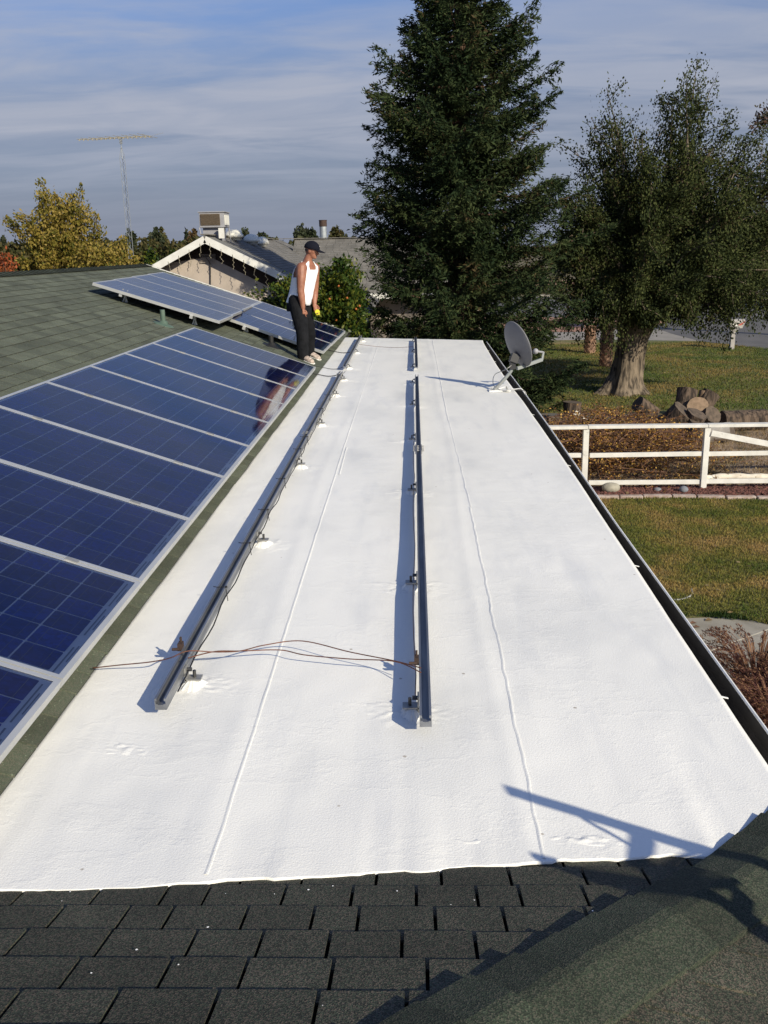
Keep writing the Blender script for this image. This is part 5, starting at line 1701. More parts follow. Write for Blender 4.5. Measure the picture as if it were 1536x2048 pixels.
# big old elm with a massive furrowed trunk
eb = Vector((6.22, 27.9, 0))
def E_(x, y, Y=27.9, w=1.0):
    q = at(x, y, Y); return (q.x, q.y, q.z, w)
etr = MB()
n_, mm_ = 56, 60
vs_ = []
ctr = [(0.0, eb + Vector((-.02, 0, 0))), (.6, eb + Vector((.10, 0, .6))), (1.3, eb + Vector((.20, 0, 1.3))), (2.1, eb + Vector((.30, 0, 2.1))), (3.0, eb + Vector((.40, .1, 3.0)))]
for j in range(mm_ + 1):
    z = 3.0 * j / mm_
    cx_ = float(np.interp(z, [c[0] for c in ctr], [c[1].x for c in ctr])); cy_ = float(np.interp(z, [c[0] for c in ctr], [c[1].y for c in ctr]))
    r0 = float(np.interp(z, [0, .25, .6, 1.1, 1.6, 2.0, 2.4, 3.0], [.66, .56, .48, .44, .46, .56, .66, .60]))
    for k in range(n_):
        a = 2 * math.pi * k / n_
        d = Vector((math.cos(a), math.sin(a), 0))
        tw = a + z * .12
        furrow = abs(mnoise.noise(Vector((math.cos(tw) * 5, math.sin(tw) * 5, z * .35 + 3)))) * .10 + abs(mnoise.noise(Vector((math.cos(tw) * 13, math.sin(tw) * 13, z * .6)))) * .06
        lobe = .07 * math.sin(3 * a + z) + .05 * mnoise.noise(Vector((d.x * 2, d.y * 2, z)))
        root = .34 * math.exp(-z / .30) * max(0, math.cos(2.5 * (a - 3.4))) ** 2
        vs_.append(Vector((cx_, cy_, z)) + d * (r0 + lobe - furrow + root))
etr.add(vs_, [(i * n_ + k, i * n_ + (k + 1) % n_, (i + 1) * n_ + (k + 1) % n_, (i + 1) * n_ + k) for i in range(mm_) for k in range(n_)] + [tuple(mm_ * n_ + k for k in range(n_))])
efork = (eb.x + .40, eb.y + .1, 2.9)
et = [E_(1165, 365, 27.5, .8), E_(1192, 275, 28.2, .6), E_(1213, 175, 27.7, .45), E_(1243, 235, 28.8, .5), E_(1285, 285, 27.2, .8), E_(1228, 265, 27.9, .5), E_(1205, 310, 28.5, .6), E_(1262, 330, 28.9, .8), E_(1300, 350, 26.5, 1.3),
      E_(1345, 200, 28.0, .9), E_(1388, 165, 28.2, .8), E_(1372, 190, 27.4, 1.1), E_(1402, 235, 28.6, .7), E_(1345, 300, 27.6, 1.3), E_(1360, 380, 26.4, 1.5),
      E_(1420, 300, 28.5, .7), E_(1450, 272, 28.0, 1.1), E_(1495, 285, 28.6, 1.2), E_(1545, 300, 28, 1.2), E_(1590, 340, 28, 1.2), E_(1480, 380, 26.5, 1.5), E_(1560, 430, 27.5, 1.5),
      E_(1180, 430, 27.0, 1.3), E_(1150, 500, 27.4, 1.1), E_(1165, 560, 26.6, 1.2), E_(1210, 590, 26.0, 1.2), E_(1270, 560, 25.6, 1.6), E_(1300, 480, 25.4, 1.6),
      E_(1340, 590, 25.8, 1.4), E_(1400, 560, 25.6, 1.6), E_(1430, 480, 25.6, 1.6), E_(1480, 560, 26, 1.4), E_(1540, 540, 26.6, 1.4), E_(1600, 540, 27.5, 1.3), E_(1500, 600, 27, 1.1),
      E_(1240, 430, 29.5, 1.4), E_(1330, 440, 30.4, 1.6), E_(1430, 420, 30.2, 1.6), E_(1530, 480, 30, 1.4), E_(1250, 540, 30.5, 1.5), E_(1380, 560, 31, 1.6), E_(1500, 540, 31, 1.6), E_(1190, 500, 29.6, 1.2),
      E_(1470, 480, 27, 1.3), E_(1525, 420, 27.5, 1.3), E_(1545, 500, 28.5, 1.3), E_(1490, 330, 27.5, 1.0), E_(1118, 400, 29.5, 1.0), E_(1150, 300, 29, .5), E_(1155, 620, 27.5, 1.0), E_(1120, 520, 29, 1.1), E_(1130, 600, 29.5, 1.0), E_(1290, 620, 25.8, .9), E_(1560, 610, 27, 1.0), E_(1520, 360, 28.4, 1.2), E_(1440, 340, 29, 1.1), E_(1140, 400, 28.4, .9), E_(1120, 450, 28.0, 1.0), E_(1135, 560, 28.2, 1.0), E_(1182, 235, 28.0, .35), E_(1150, 420, 27.2, .9), E_(1200, 640, 26.4, .7), E_(1480, 625, 26.6, .9), E_(1530, 590, 26.0, 1.0), E_(1590, 620, 27, .9), E_(1420, 195, 28.6, .3), E_(1265, 262, 28, .2), E_(1325, 250, 28.5, .6), E_(1385, 330, 27, 1.2), E_(1220, 370, 27.5, 1.0), E_(1250, 350, 28.6, .8), E_(1650, 420, 28.5, 1.2), E_(1680, 520, 28.5, 1.2), E_(1385, 610, 26.2, .8), E_(1450, 615, 26.6, .8)]
broadleaf('elm_tree', 'big old tree with thick furrowed trunk and feathery upright shoots on the back lawn', 'tree', eb, efork, et, 0.52, 300000, .074, M['elm'], M['bark'], 21, droop=.22, spread=1.0, sub=20, trunk=etr, hang=1.15)

# second tree at the right edge, far
b0 = at(1640, 560, 44)
broadleaf('plum_tree', 'purplish leaved tree top at the right edge of the picture above the green tree', 'tree', (b0.x, 44, 0), (b0.x - .2, 44, 3.2),
          [(*at(1525, 215, 44)[:], 1), (*at(1545, 300, 44)[:], 1), (*at(1580, 250, 43)[:], 1), (*at(1560, 380, 44)[:], 1), (*at(1620, 300, 45)[:], 1), (*at(1510, 400, 44)[:], .8), (*at(1650, 400, 44)[:], 1)], .3, 9000, .16,
          leafmat('plum_leaves', [(0.07, 0.038, 0.03), (0.05, 0.045, 0.03), (0.09, 0.05, 0.035)]), M['bark_grey'], 23)

# yellow autumn tree, left
def A_(x, y, Y, w=1.0):
    q = at(x, y, Y); return (q.x, q.y, q.z, w)
yb = at(120, 560, 38)
broadleaf('autumn_tree', 'golden yellow autumn tree rising above the left ridge', 'tree', (yb.x, 38, 0), (yb.x, 38, 2.6),
          [A_(100, 384, 38, .45), A_(85, 415, 37.6, 1.0), A_(140, 398, 38.2, .8), A_(158, 396, 38, .4), A_(120, 408, 38, 1.0), A_(60, 440, 37.8, .9), A_(30, 448, 38.2, .6), A_(115, 430, 37.2, 1.4), A_(150, 430, 38.4, 1.1), A_(175, 440, 38, .8), A_(200, 458, 38, .6),
           A_(60, 480, 37.2, 1.2), A_(95, 480, 36.8, 1.5), A_(140, 480, 36.8, 1.5), A_(180, 490, 37.4, 1.1), A_(45, 520, 37, 1.2), A_(90, 525, 36.5, 1.4), A_(140, 525, 36.5, 1.4), A_(105, 455, 39.5, 1.3), A_(150, 470, 39.5, 1.2)],
          .26, 30000, .12, M['yellow'], M['bark_grey'], 31, sub=8, spread=.9)
yb2 = at(215, 560, 35)
broadleaf('autumn_bush', 'rounded yellow green bush in front of the antenna tower foot', 'bush', (yb2.x, 35, 0), (yb2.x, 35, 1.6),
          [A_(185, 500, 35, 1), A_(215, 494, 35, 1), A_(245, 505, 35, 1), A_(262, 520, 35, .9), A_(200, 520, 34.4, 1), A_(235, 525, 34.4, 1), A_(165, 520, 35, 1), A_(220, 540, 34, 1), A_(180, 540, 34.4, 1)], .14, 12000, .11, M['yellow'], M['bark_grey'], 32, sub=8)
rb = at(12, 560, 33)
broadleaf('red_shrub', 'small red leaved shrub at the left picture edge above the ridge', 'shrub', (rb.x, 33, 0), (rb.x, 33, 1.6),
          [A_(3, 512, 33), A_(18, 520, 33), A_(10, 535, 32.8), A_(22, 540, 33), A_(-8, 525, 33)], .1, 1800, .11, M['redl'], M['bark_grey'], 33, sub=5)

# orange tree behind the roof end
ob = at(650, 700, 20.0)
ot = broadleaf('orange_tree', 'glossy green orange tree with fruit between the man and the neighbour roof', 'tree', (ob.x, 20.2, 0), (ob.x, 20.2, 2.0),
          [A_(700, 520, 20.1, .8), A_(685, 535, 19.8, 1.1), A_(712, 545, 20.2, 1), A_(655, 545, 20, 1), A_(670, 560, 19.2, 1.4), A_(700, 580, 19.2, 1.4), A_(722, 600, 19.8, 1), A_(640, 570, 19.2, 1.4), A_(690, 620, 19, 1.5), A_(720, 640, 19.2, 1.2),
           A_(660, 620, 19, 1.5), A_(735, 665, 19.4, 1), A_(580, 560, 20.2, .9), A_(560, 580, 20.4, 1), A_(540, 600, 20.4, .9), A_(575, 600, 19.8, 1.4), A_(600, 580, 19.8, 1.3), A_(530, 615, 20.6, .7), A_(600, 620, 19.4, 1.5), A_(640, 640, 18.9, 1.5), A_(700, 655, 18.9, 1.4), A_(590, 640, 20, 1.2), A_(518, 585, 20.8, .35)],
          .14, 30000, .085, M['citrus'], M['bark_grey'], 41, sub=9, spread=.95)
rq = random.Random(9)
for (px_, py_) in ((677, 572), (659, 598), (712, 618), (694, 596), (719, 612), (672, 640)):
    p = at(px_, py_, 18.85 + rq.uniform(0, .25)); mb = MB(); mb.ell(p, (.026, .026, .025), None, 8, 6); mb.build('orange', M['orange'], ot, smooth=True)

# orchard rows to the left and far trees
ok = 0
gr = 'orchard trees in the rows beyond the left ridge'
def blob_tree(name, label, px, ptop, Y, wpx, n, size, mt, group, seed, trunkr=.15, cat='tree', hratio=1.0):
    top = at(px, ptop, Y); w = wpx / FPX * Y
    h = top.z
    rg = np.random.default_rng(seed)
    th = thing(name, label, cat, (top.x, Y, 0), group)
    trunk_mesh([(top.x, Y, 0), (top.x, Y, h * .6)], [trunkr, trunkr * .5], 8, .1, seed).build('trunk', M['bark_grey'], th)
    # several lobes
    K = 9
    cs_ = np.stack([rg.uniform(-.36, .36, K) * w, rg.uniform(-.3, .3, K) * w, rg.uniform(.35, .82, K) * h], 1)
    cs_[0] = (0, 0, h * .80)
    idx = rg.integers(0, K, n)
    d = rg.normal(0, 1, (n, 3)); d /= np.linalg.norm(d, axis=1, keepdims=True)
    rr1 = rg.uniform(.45, 1.05, n)[:, None]
    c = cs_[idx] + d * rr1 * np.array([w * .24, w * .24, h * .20 * hratio])
    c[:, 0] += top.x; c[:, 1] += Y
    c = c[c[:, 2] > .3]
    k = len(c)
    cards('crown', c, rg.normal(0, 1, (k, 3)), rg.normal(0, 1, (k, 3)), rg.uniform(.7, 1.3, k) * size, rg.uniform(.5, .8, k) * size, mt, th)


rk_ = random.Random(77)
side_word = ['dark', 'olive', 'brownish', 'shaded', 'ragged', 'rounded']
ORD = ['first', 'second', 'third', 'fourth', 'fifth', 'sixth', 'seventh', 'eighth', 'ninth', 'tenth', 'eleventh', 'twelfth', 'thirteenth', 'fourteenth', 'fifteenth', 'sixteenth', 'seventeenth', 'eighteenth', 'nineteenth']
xs = list(range(-30, 760, 46))
for i, px_ in enumerate(xs):
    top_ = rk_.uniform(474, 486) - (px_ - 300) * .006
    where = 'beyond the autumn tree' if px_ < 230 else ('between antenna tower and neighbour gable' if px_ < 400 else 'behind the neighbour roof')
    blob_tree('orchard_tree', 'low near-row orchard tree %s, %s from the left' % (where, ORD[i]), px_, top_ + 8, rk_.uniform(66, 74), 84, 2300, .34, M['olive'] if rk_.random() < .75 else M['citrus'], 'near orchard row %s' % where, 100 + i)
for i, px_ in enumerate(range(-20, 760, 52)):
    where = 'beyond the autumn tree' if px_ < 230 else ('between antenna tower and neighbour gable' if px_ < 400 else 'behind the neighbour roof')
    blob_tree('orchard_tree', 'far-row orchard tree %s, %s from the left' % (where, ORD[i]), px_ + rk_.uniform(-8, 8), rk_.uniform(473, 480), rk_.uniform(100, 112), 92, 1500, .55, M['olive'], 'far orchard row %s' % where, 200 + i)
# green shrubs just beyond ridge by the tower
for i, (px_, pt, w_, lb_) in enumerate(((300, 492, 60, 'green bush right of the antenna tower foot'), (345, 500, 50, 'green bush against the neighbour left rake'))):
    blob_tree('green_bush', lb_, px_, pt, 48, w_, 2600, .2, M['citrus'], None, 260 + i, cat='bush')
far = [(258, 460, 26, 'farg', 'dark distant tree behind the antenna tower'), (312, 455, 30, 'farg', 'dark distant tree between tower and neighbour peak'), (322, 457, 22, 'olive', 'pale distant tree beside the dark one left of the peak'), (372, 459, 16, 'farg', 'small pointed distant tree left of the neighbour peak'),
       (388, 460, 24, 'farb', 'rusty brown distant tree left of the neighbour peak'), (490, 456, 34, 'farg', 'distant tree behind the roof domes'), (520, 466, 30, 'farg', 'low distant tree right of the roof domes'), (604, 449, 40, 'farg', 'rounded green distant tree left of the flue pipe'),
       (625, 458, 34, 'farg', 'distant green tree touching the flue pipe'), (672, 455, 26, 'olive', 'pale distant tree right of the flue pipe'), (692, 470, 12, 'farg', 'tiny distant tree before the conifer'), (708, 472, 10, 'farg', 'tiny distant tree at the conifer edge'),
       (180, 466, 20, 'farg', 'distant tree seen right of the autumn tree'), (5, 474, 16, 'farg', 'distant tree at the far left edge')]
for i, (px_, pt, w_, mk_, lb_) in enumerate(far):
    blob_tree('distant_tree', lb_, px_, pt, 150 + (i % 4) * 12, w_, 1100, .75, M[mk_], None, 300 + i, hratio=1.1)
# beyond the road, right
for i, (px_, pt, Y_, w_) in enumerate(((1160, 455, 95, 120), (1260, 470, 100, 130), (1360, 462, 92, 130), (1450, 440, 104, 110), (1530, 430, 96, 120), (1620, 440, 100, 130), (1500, 545, 91, 60))):
    lb_ = ['dark tree across the road behind the conifer edge', 'dark tree across the road behind the elm trunk', 'dark tree across the road behind the middle of the elm', 'tree across the road right of the elm centre', 'tree across the road at the right picture edge', 'tree across the road beyond the right picture edge', 'low shrub on the verge beside the orange dirt'][i]
    blob_tree('roadside_tree', lb_, px_, pt, Y_, w_, 3600, .5, M['farg'], None, 400 + i, .3)
hg = np.random.default_rng(88)
nh = 9000
p = np.stack([hg.uniform(8, 62, nh), hg.normal(90, 1.2, nh), np.abs(hg.normal(0, .8, nh))], 1)
tag(cards('verge_weeds', p, rv(nh), rv(nh), hg.uniform(.2, .5, nh), hg.uniform(.1, .25, nh), M['olive']), 'weedy growth on the verge beyond the road', 'weeds', kind='stuff')
# large trees to the right of the picture that shade the far half of the road
for i, (x_, y_, h_) in enumerate(((34, 58, 10), (43, 62, 11), (53, 60, 11), (42, 53, 9), (62, 66, 11), (27.5, 66, 7.5))):
    rg_ = np.random.default_rng(500 + i)
    th = thing('street_tree', ['broad tree right of the picture shading the road, nearest its bend', 'second broad tree right of the picture shading the road', 'third broad tree right of the picture shading the road', 'lower broad tree right of the picture before the road', 'farthest broad tree right of the picture', 'small tree beyond the road near the right picture edge'][i], 'tree', (x_, y_, 0))
    trunk_mesh([(x_, y_, 0), (x_, y_, h_ * .5)], [.35, .2], 10, .1, i).build('trunk', M['bark_grey'], th)
    n = 7000
    d = rg_.normal(0, 1, (n, 3)); d /= np.linalg.norm(d, axis=1, keepdims=True)
    c = np.array([x_, y_, h_ * .58]) + d * rg_.uniform(.3, 1, n)[:, None] * np.array([5.0, 4.6, h_ * .42]) * (1 if i < 5 else .5)
    c = c[c[:, 2] > .4]; n = len(c)
    cards('crown', c, rg_.normal(0, 1, (n, 3)), rg_.normal(0, 1, (n, 3)), .55, .4, M['farg'], th)


# young palms
def palm(px_, py_, h, r0, label, seed, nf=11):
    base = gnd(px_, py_)
    th = thing('palm', label, 'palm', base)
    r = random.Random(seed)
    mb = MB(); mb.tube([base, base + Vector((0, 0, h))], [r0 * .9, r0 * .75], 14); mb.build('trunk', M['palmbark'], th)
    bt = MB()
    rows_ = int(h / .11)
    for j in range(rows_):
        for k in range(9):
            a = 2 * math.pi * (k + .5 * (j % 2)) / 9
            d = Vector((math.cos(a), math.sin(a), 0)); z = .05 + j * .11
            c = base + d * r0 * .84 + Vector((0, 0, z))
            s_ = Vector((-d.y, d.x, 0))
            w = .085 * r0 / .22
            bt.add([c - s_ * w - Vector((0, 0, .05)), c + s_ * w - Vector((0, 0, .05)), c + s_ * w * .6 + d * .09 + Vector((0, 0, .11)), c - s_ * w * .6 + d * .09 + Vector((0, 0, .11)), c + Vector((0, 0, .05))],
                   [(0, 1, 2, 3), (3, 2, 4), (0, 3, 4), (1, 4, 2)])
    bt.build('leaf_bases', M['palmbark'], th, kind='stuff')
    for f in range(nf):
        a = 2 * math.pi * f / nf + r.uniform(-.2, .2); el = r.uniform(.1, 1.2)
        d = Vector((math.cos(a) * math.cos(el), math.sin(a) * math.cos(el), math.sin(el)))
        st_ = base + Vector((0, 0, h)); tip = st_ + d * r.uniform(.5, .8)
        fb_ = MB(); fb_.tube([st_, tip], [.018, .010], 5)
        sdv_ = d.cross(Vector((0, 0, 1))).normalized()
        for q in range(15):
            t = (q - 7) / 7 * 1.35
            dv = (d * math.cos(t) + sdv_ * math.sin(t)).normalized(); e_ = tip + dv * r.uniform(.42, .55) - Vector((0, 0, .12 * abs(t)))
            w = dv.cross(d.cross(sdv_)).normalized() * .018
            m__ = tip.lerp(e_, .5)
            fb_.add([tip, m__ + w, e_, m__ - w], [(0, 1, 2, 3)])
        fb_.build('frond', M['palm'], th)
palm(1211, 735, 1.6, .20, 'young palm with stubby crossed trunk beside the big elm trunk', 3)
palm(1179, 707, 1.15, .21, 'shorter young palm farther back, between conifer and big trunk', 4)

# ------------------------------------------------------------------ neighbour house
nh_ = thing('neighbour_house', 'tan neighbour house with grey shingle roof and white gable trim behind the panels', 'house', (-6, 34, 0))
GY, GX, GZ, S2 = 28.0, -6.02, 4.78, 0.50
RYm = 41.5
w_ = MB()
hw = 4.1
ze = GZ - S2 * hw
# gable wall with thickness
for (yy, dy_) in ((GY + .55, .2),):
    w_.add([(GX - hw, yy, 0), (GX + hw, yy, 0), (GX + hw, yy, ze - .1), (GX, yy, GZ - .14), (GX - hw, yy, ze - .1),
            (GX - hw, yy + dy_, 0), (GX + hw, yy + dy_, 0), (GX + hw, yy + dy_, ze - .1), (GX, yy + dy_, GZ - .14), (GX - hw, yy + dy_, ze - .1)],
           [(0, 1, 2, 3, 4), (9, 8, 7, 6, 5), (1, 6, 7, 2), (4, 9, 5, 0)])
w_.box((GX + hw - .1, 34, ze / 2 - .1), (.2, 11, ze - .25)); w_.box((GX - hw + .1, 36, ze / 2 - .1), (.2, 15, ze - .25))
w_.box((-1.6, 38.2, 1.2), (8.8, .2, 2.4))
w_.build('wall', M['stucco'], nh_)
er = MB()
ov = 4.75
zo = GZ - S2 * ov
# gable wing: slopes, ridge along Y
er.add([(GX, GY, GZ), (GX - ov, GY, zo), (GX - ov, RYm + 4, zo), (GX, RYm + 4, GZ), (GX, GY, GZ - .09), (GX - ov, GY, zo - .09)], [(0, 3, 2, 1), (0, 1, 5, 4)])
er.build('roof', M['nroof'], nh_, label='left slope of the gable wing')


def course_plane(name, o, ux, uy, wid, lng, mt, exp=.16, tw=.33, seed=1, clip=None):
    """a slope built of stepped courses of tabs"""
    r = random.Random(seed)
    o, ux, uy = Vector(o), Vector(ux).normalized(), Vector(uy).normalized()
    nn = ux.cross(uy)
    mb = MB()
    j = 0; v = 0
    while v < lng:
        u = -r.uniform(0, tw)
        h = min(exp, lng - v)
        while u < wid:
            u0 = max(u, 0); u1 = min(u + tw * r.uniform(.8, 1.2), wid)
            if clip is None or clip((u0 + u1) / 2, v + h / 2):
                P = lambda a, b, c: o + ux * a + uy * b + nn * c
                mb.add([P(u0, v, .012), P(u1 - .008, v, .012), P(u1 - .008, v + h, .002), P(u0, v + h, .002), P(u0, v, 0), P(u1 - .008, v, 0)], [(0, 1, 2, 3), (4, 5, 1, 0)])
            u = u1 if u1 > u0 else u + tw
            if u1 >= wid: break
        v += exp
    return mb


dR = Vector((1, 0, -S2))
c_l = math.sqrt(1 + S2 * S2)
# right slope of the wing: strip of roll roofing along the rake then shingles
rl_ = MB(); rl_.add([(GX, GY, GZ), (GX + ov, GY, zo), (GX + ov, GY + 1.35, zo), (GX, GY + 1.35, GZ), (GX, GY, GZ - .09), (GX + ov, GY, zo - .09)], [(0, 1, 2, 3), (4, 5, 1, 0)])
rl_.build('roof_strip', M['nroll'], nh_)
cp = course_plane('roof', (GX + ov, GY + 1.35, zo), (0, 1, 0), (-1, 0, S2), RYm + 3 - GY - 1.35, ov * c_l, M['nroof'], seed=3)
ro_ = cp.build('roof', M['nroof'], nh_, label='right slope of the gable wing', kind='stuff')
# main slope faces the camera; ridge at Y = RYm
zeM = 2.62
dpt = (GZ - zeM) / S2
cp = course_plane('roof', (GX + 1.0, RYm - dpt, zeM), (1, 0, 0), (0, 1, S2), 8.0, dpt * c_l, M['nroof'], seed=4, clip=lambda u, v: True)
cp.build('roof', M['nroof'], nh_, label='main grey slope facing the camera', kind='stuff')
mb = MB(); mb.add([(GX + 1.0, RYm - dpt, zeM - .02), (GX + 9, RYm - dpt, zeM - .02), (GX + 9, RYm, GZ - .02), (GX + 1, RYm, GZ - .02), (GX + 1, RYm + dpt, zeM - .02), (GX + 9, RYm + dpt, zeM - .02)], [(0, 1, 2, 3), (3, 2, 5, 4)])
mb.build('roof_deck', M['nroll'], nh_)
mb = MB(); mb.beam((GX + 4.0, RYm - dpt - .02, zeM - .08), (GX + 9, RYm - dpt - .02, zeM - .08), .03, .2); mb.build('fascia', M['trim'], nh_)
rc = MB()
for x_ in np.arange(GX + .2, GX + 8.8, .3): rc.beam((x_, RYm, GZ + .03), (x_ + .31, RYm, GZ + .022), .26, .03)
for y_ in np.arange(GY, RYm, .3): rc.beam((GX, y_, GZ + .03), (GX, y_ + .31, GZ + .022), .24, .03)
rc.build('ridge_caps', M['nroof'], nh_, kind='stuff')
for s_ in (-1, 1):
    mb = MB()
    mb.beam((GX, GY - .03, GZ - .11), (GX + s_ * ov, GY - .03, zo - .11), .04, .20, up=(0, 0, 1))
    mb.build('rake_board', M['trim'], nh_, label='%s white gable trim' % ('left' if s_ < 0 else 'right'))
# dark soffit boards
mb = MB()
for s_ in (-1, 1):
    mb.add([(GX, GY, GZ - .12), (GX + s_ * ov, GY, zo - .12), (GX + s_ * ov, GY + .56, zo - .12), (GX, GY + .56, GZ - .12)], [(0, 1, 2, 3)])
mb.build('soffit', mat('brown_soffit', (0.05, 0.035, 0.028), rough=.9), nh_)
# dark band at the top of the gable
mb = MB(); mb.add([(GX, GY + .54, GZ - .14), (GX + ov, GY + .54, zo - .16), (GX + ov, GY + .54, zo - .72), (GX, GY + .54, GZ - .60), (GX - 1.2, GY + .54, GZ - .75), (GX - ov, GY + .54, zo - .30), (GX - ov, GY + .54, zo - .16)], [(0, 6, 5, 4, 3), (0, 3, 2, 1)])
mb.build('gable_band', mat('dark_brown_band', (0.03, 0.021, 0.018), rough=.9), nh_)
# icicle light strings hanging from the rake
r5 = random.Random(51)
for s_ in (-1, 1):
    for i in range(14):
        f = .03 + i * .068
        x_ = GX + s_ * ov * f; z_ = GZ - S2 * ov * f - .2
        ln = r5.choice((.18, .3, .42, .55, .36)); pts = [(x_, GY - .06, z_ + .05)]
        for q in range(6): pts.append((x_ + r5.gauss(0, .022), GY - .06 + r5.gauss(0, .01), z_ - ln * (q + 1) / 6))
        mb = MB(); mb.tube(pts, .006, 4)
        for q in pts[1:]: mb.ell(q, (.012, .012, .018), None, 5, 4)
        mb.build('icicle_light', M['lights'], nh_)
mb = MB(); mb.tube(spl([at(403, 498, GY + .5), at(412, 515, GY + .5), at(420, 527, GY + .5), at(421, 552, GY + .5), at(421, 580, GY + .5)]), .014, 5); mb.build('wall_cable', M['dark'], nh_)
mb = MB()
for i in range(7):
    p = at(415, 509 + i * 2.6, GY + .5); mb.beam((p.x - .22, p.y, p.z), (p.x + .24, p.y, p.z), .02, .012)
mb.build('gable_vent', M['stucco'], nh_)
# turbine domes on the ridge
for i, px_ in enumerate((430, 468, 502, 523)):
    Yd = [29.9, 31.4, 33.2, 34.6][i]
    x_ = GX + .35
    p = at(px_, 472, Yd); x_ = p.x
    z_ = GZ - abs(x_ - GX) * S2
    mb = MB(); k_ = [.32, .32, .30, .26][i]
    mb.lathe([(k_ * .75, 0), (k_ * .75, .08), (k_, .10), (k_ * .97, .16), (k_ * .78, .26), (k_ * .45, .33), (.001, .355)], (x_, Yd, z_), None, 18)
    mb.build('roof_vent', M['dome'], nh_, smooth=True, label=['first dome vent from the gable peak', 'second dome vent from the gable peak', 'third dome vent from the gable peak', 'farthest, lowest dome vent'][i])
# evaporative cooler
CYc = 29.0
c0 = at(400, 466, CYc); c1_ = at(447, 466, CYc)
cw_ = c1_.x - c0.x
ztop = at(420, 425, CYc).z; zbot = at(420, 455, CYc).z
ec = thing('evaporative_cooler', 'boxy grey rooftop cooler with brown louvred side beside the gable peak', 'cooler', (c0.x + cw_ / 2, CYc + .4, GZ))
mb = MB(); mb.box((c0.x + cw_ / 2 + .02, CYc + .42, (ztop + zbot) / 2), (cw_ + .04, .84, ztop - zbot)); mb.box((c0.x + cw_ / 2 + .02, CYc + .42, ztop + .015), (cw_ + .10, .90, .03)); mb.build('housing', M['cooler'], ec, bevel=.01)
mb = MB()
zz = zbot + .06
mb.box((c0.x + cw_ / 2 - .02, CYc - .004, (ztop + zbot) / 2 + .01), (cw_ - .12, .02, ztop - zbot - .1))
lp = mb.build('pad', M['louver'], ec)
for i in range(9):
    mb = MB(); z_ = zbot + .07 + i * (ztop - zbot - .12) / 9
    mb.box((c0.x + cw_ / 2 - .02, CYc - .022, z_ + .02), (cw_ - .13, .012, .022), Matrix.Rotation(.6, 3, 'X')); mb.build('louvre', M['louver'], lp)
mb = MB(); mb.box((c0.x + cw_ + .045, CYc + .42, (ztop + zbot) / 2), (.02, .66, ztop - zbot - .14)); mb.build('side_pad', mat('lit_pad', (.7, .69, .64), rough=.7), ec)  # sunlight on this side of the cooler is put into the pale colour
mb = MB(); mb.box((c0.x + cw_ / 2, CYc + .42, (zbot + GZ - .4) / 2), (cw_ * .8, .6, zbot - GZ + .4)); mb.build('duct', M['cooler'], ec)
mb = MB(); mb.box((c0.x + cw_ * .93, CYc - .05, zbot - .17), (.16, .1, .30)); mb.build('control_box', M['trim'], ec)
mb = MB(); mb.tube([(c0.x - .0, CYc - .05, zbot), (c0.x + .05, CYc - .1, GZ + .02)], .018, 6); mb.tube([(c0.x + cw_, CYc + .9, zbot), (c0.x + cw_ + .05, CYc + .9, GZ - .3)], .018, 6); mb.build('leg', M['cooler'], ec)
# flue
fx = at(647, 478, 42.5)
fl = MB(); zt = at(647, 452, 42.5).z; z2 = at(647, 440, 42.5).z
fl.tube([(fx.x, 42.5, GZ - .9), (fx.x, 42.5, zt)], .155, 16); fo = fl.build('flue', M['flue'], nh_, smooth=False)
fl = MB(); fl.tube([(fx.x, 42.5, zt - .02), (fx.x, 42.5, zt + .10)], .17, 16); fl.tube([(fx.x, 42.5, zt + .1), (fx.x, 42.5, z2 - .05), (fx.x, 42.5, z2)], [.17, .17, .185], 16); fl.build('cap', M['rust'], fo)

# ------------------------------------------------------------------ antenna tower
TY = 60.0
tb = at(263, 520, TY); tt = at(243.5, 305, TY)
tw = thing('antenna_tower', 'thin triangular lattice tower with a long television antenna on top', 'antenna tower', (tb.x, TY, 0))
xc = tb.x
htop = tt.z
r_ = .17
legs = [(xc + r_ * math.cos(a), TY + r_ * math.sin(a)) for a in (-.3, 1.79, 3.9)]
for (a, b) in legs:
    mb = MB(); mb.tube([(a, b, 0), (a, b, htop - .3), (xc + (a - xc) * .15, TY + (b - TY) * .15, htop + .3)], .016, 5); mb.build('leg', M['tower'], tw)
mb = MB()
z = .3; k = 0
while z < htop - .5:
    for i in range(3):
        a, b = legs[i], legs[(i + 1) % 3]
        mb.tube([(a[0], a[1], z), (b[0], b[1], z + .38)], .008, 3, cap=False)
        mb.tube([(b[0], b[1], z + .38), (a[0], a[1], z + .76)], .008, 3, cap=False)
    z += .76
mb.build('bracing', M['tower'], tw, kind='stuff')
zt_ = at(240, 276, TY).z
mb = MB(); mb.tube([(xc, TY, htop - .4), (xc, TY, zt_)], .025, 6); mb.box((xc, TY, htop + .65), (.14, .14, .32)); mb.build('mast', M['tower'], tw)
yL, yR = at(157, 279, TY), at(301, 272, TY)
mb = MB(); mb.tube([yL, yR], .022, 6); mb.tube([yR, yR + Vector((.8, 0, .16))], .006, 4); bm = mb.build('boom', M['boom'], tw)
for i in range(17):
    f = .01 + i * .061
    c = yL.lerp(yR, f); ln = .35 + .9 * f
    mb = MB(); dv = Vector((.12, 1, .02)).normalized() * ln
    mb.tube([c - dv + Vector((0, 0, .05 * (i % 2))), c + dv], .014, 4)
    mb.box(c + Vector((0, 0, -.04)), (.06, .05, .10))
    mb.build('element', M['boom'], tw)
mb = MB(); mb.tube([yL.lerp(yR, .2) + Vector((0, 0, -.08)), yL.lerp(yR, .85) + Vector((0, 0, .03))], .010, 4); mb.build('feed_bar', M['boom'], tw)

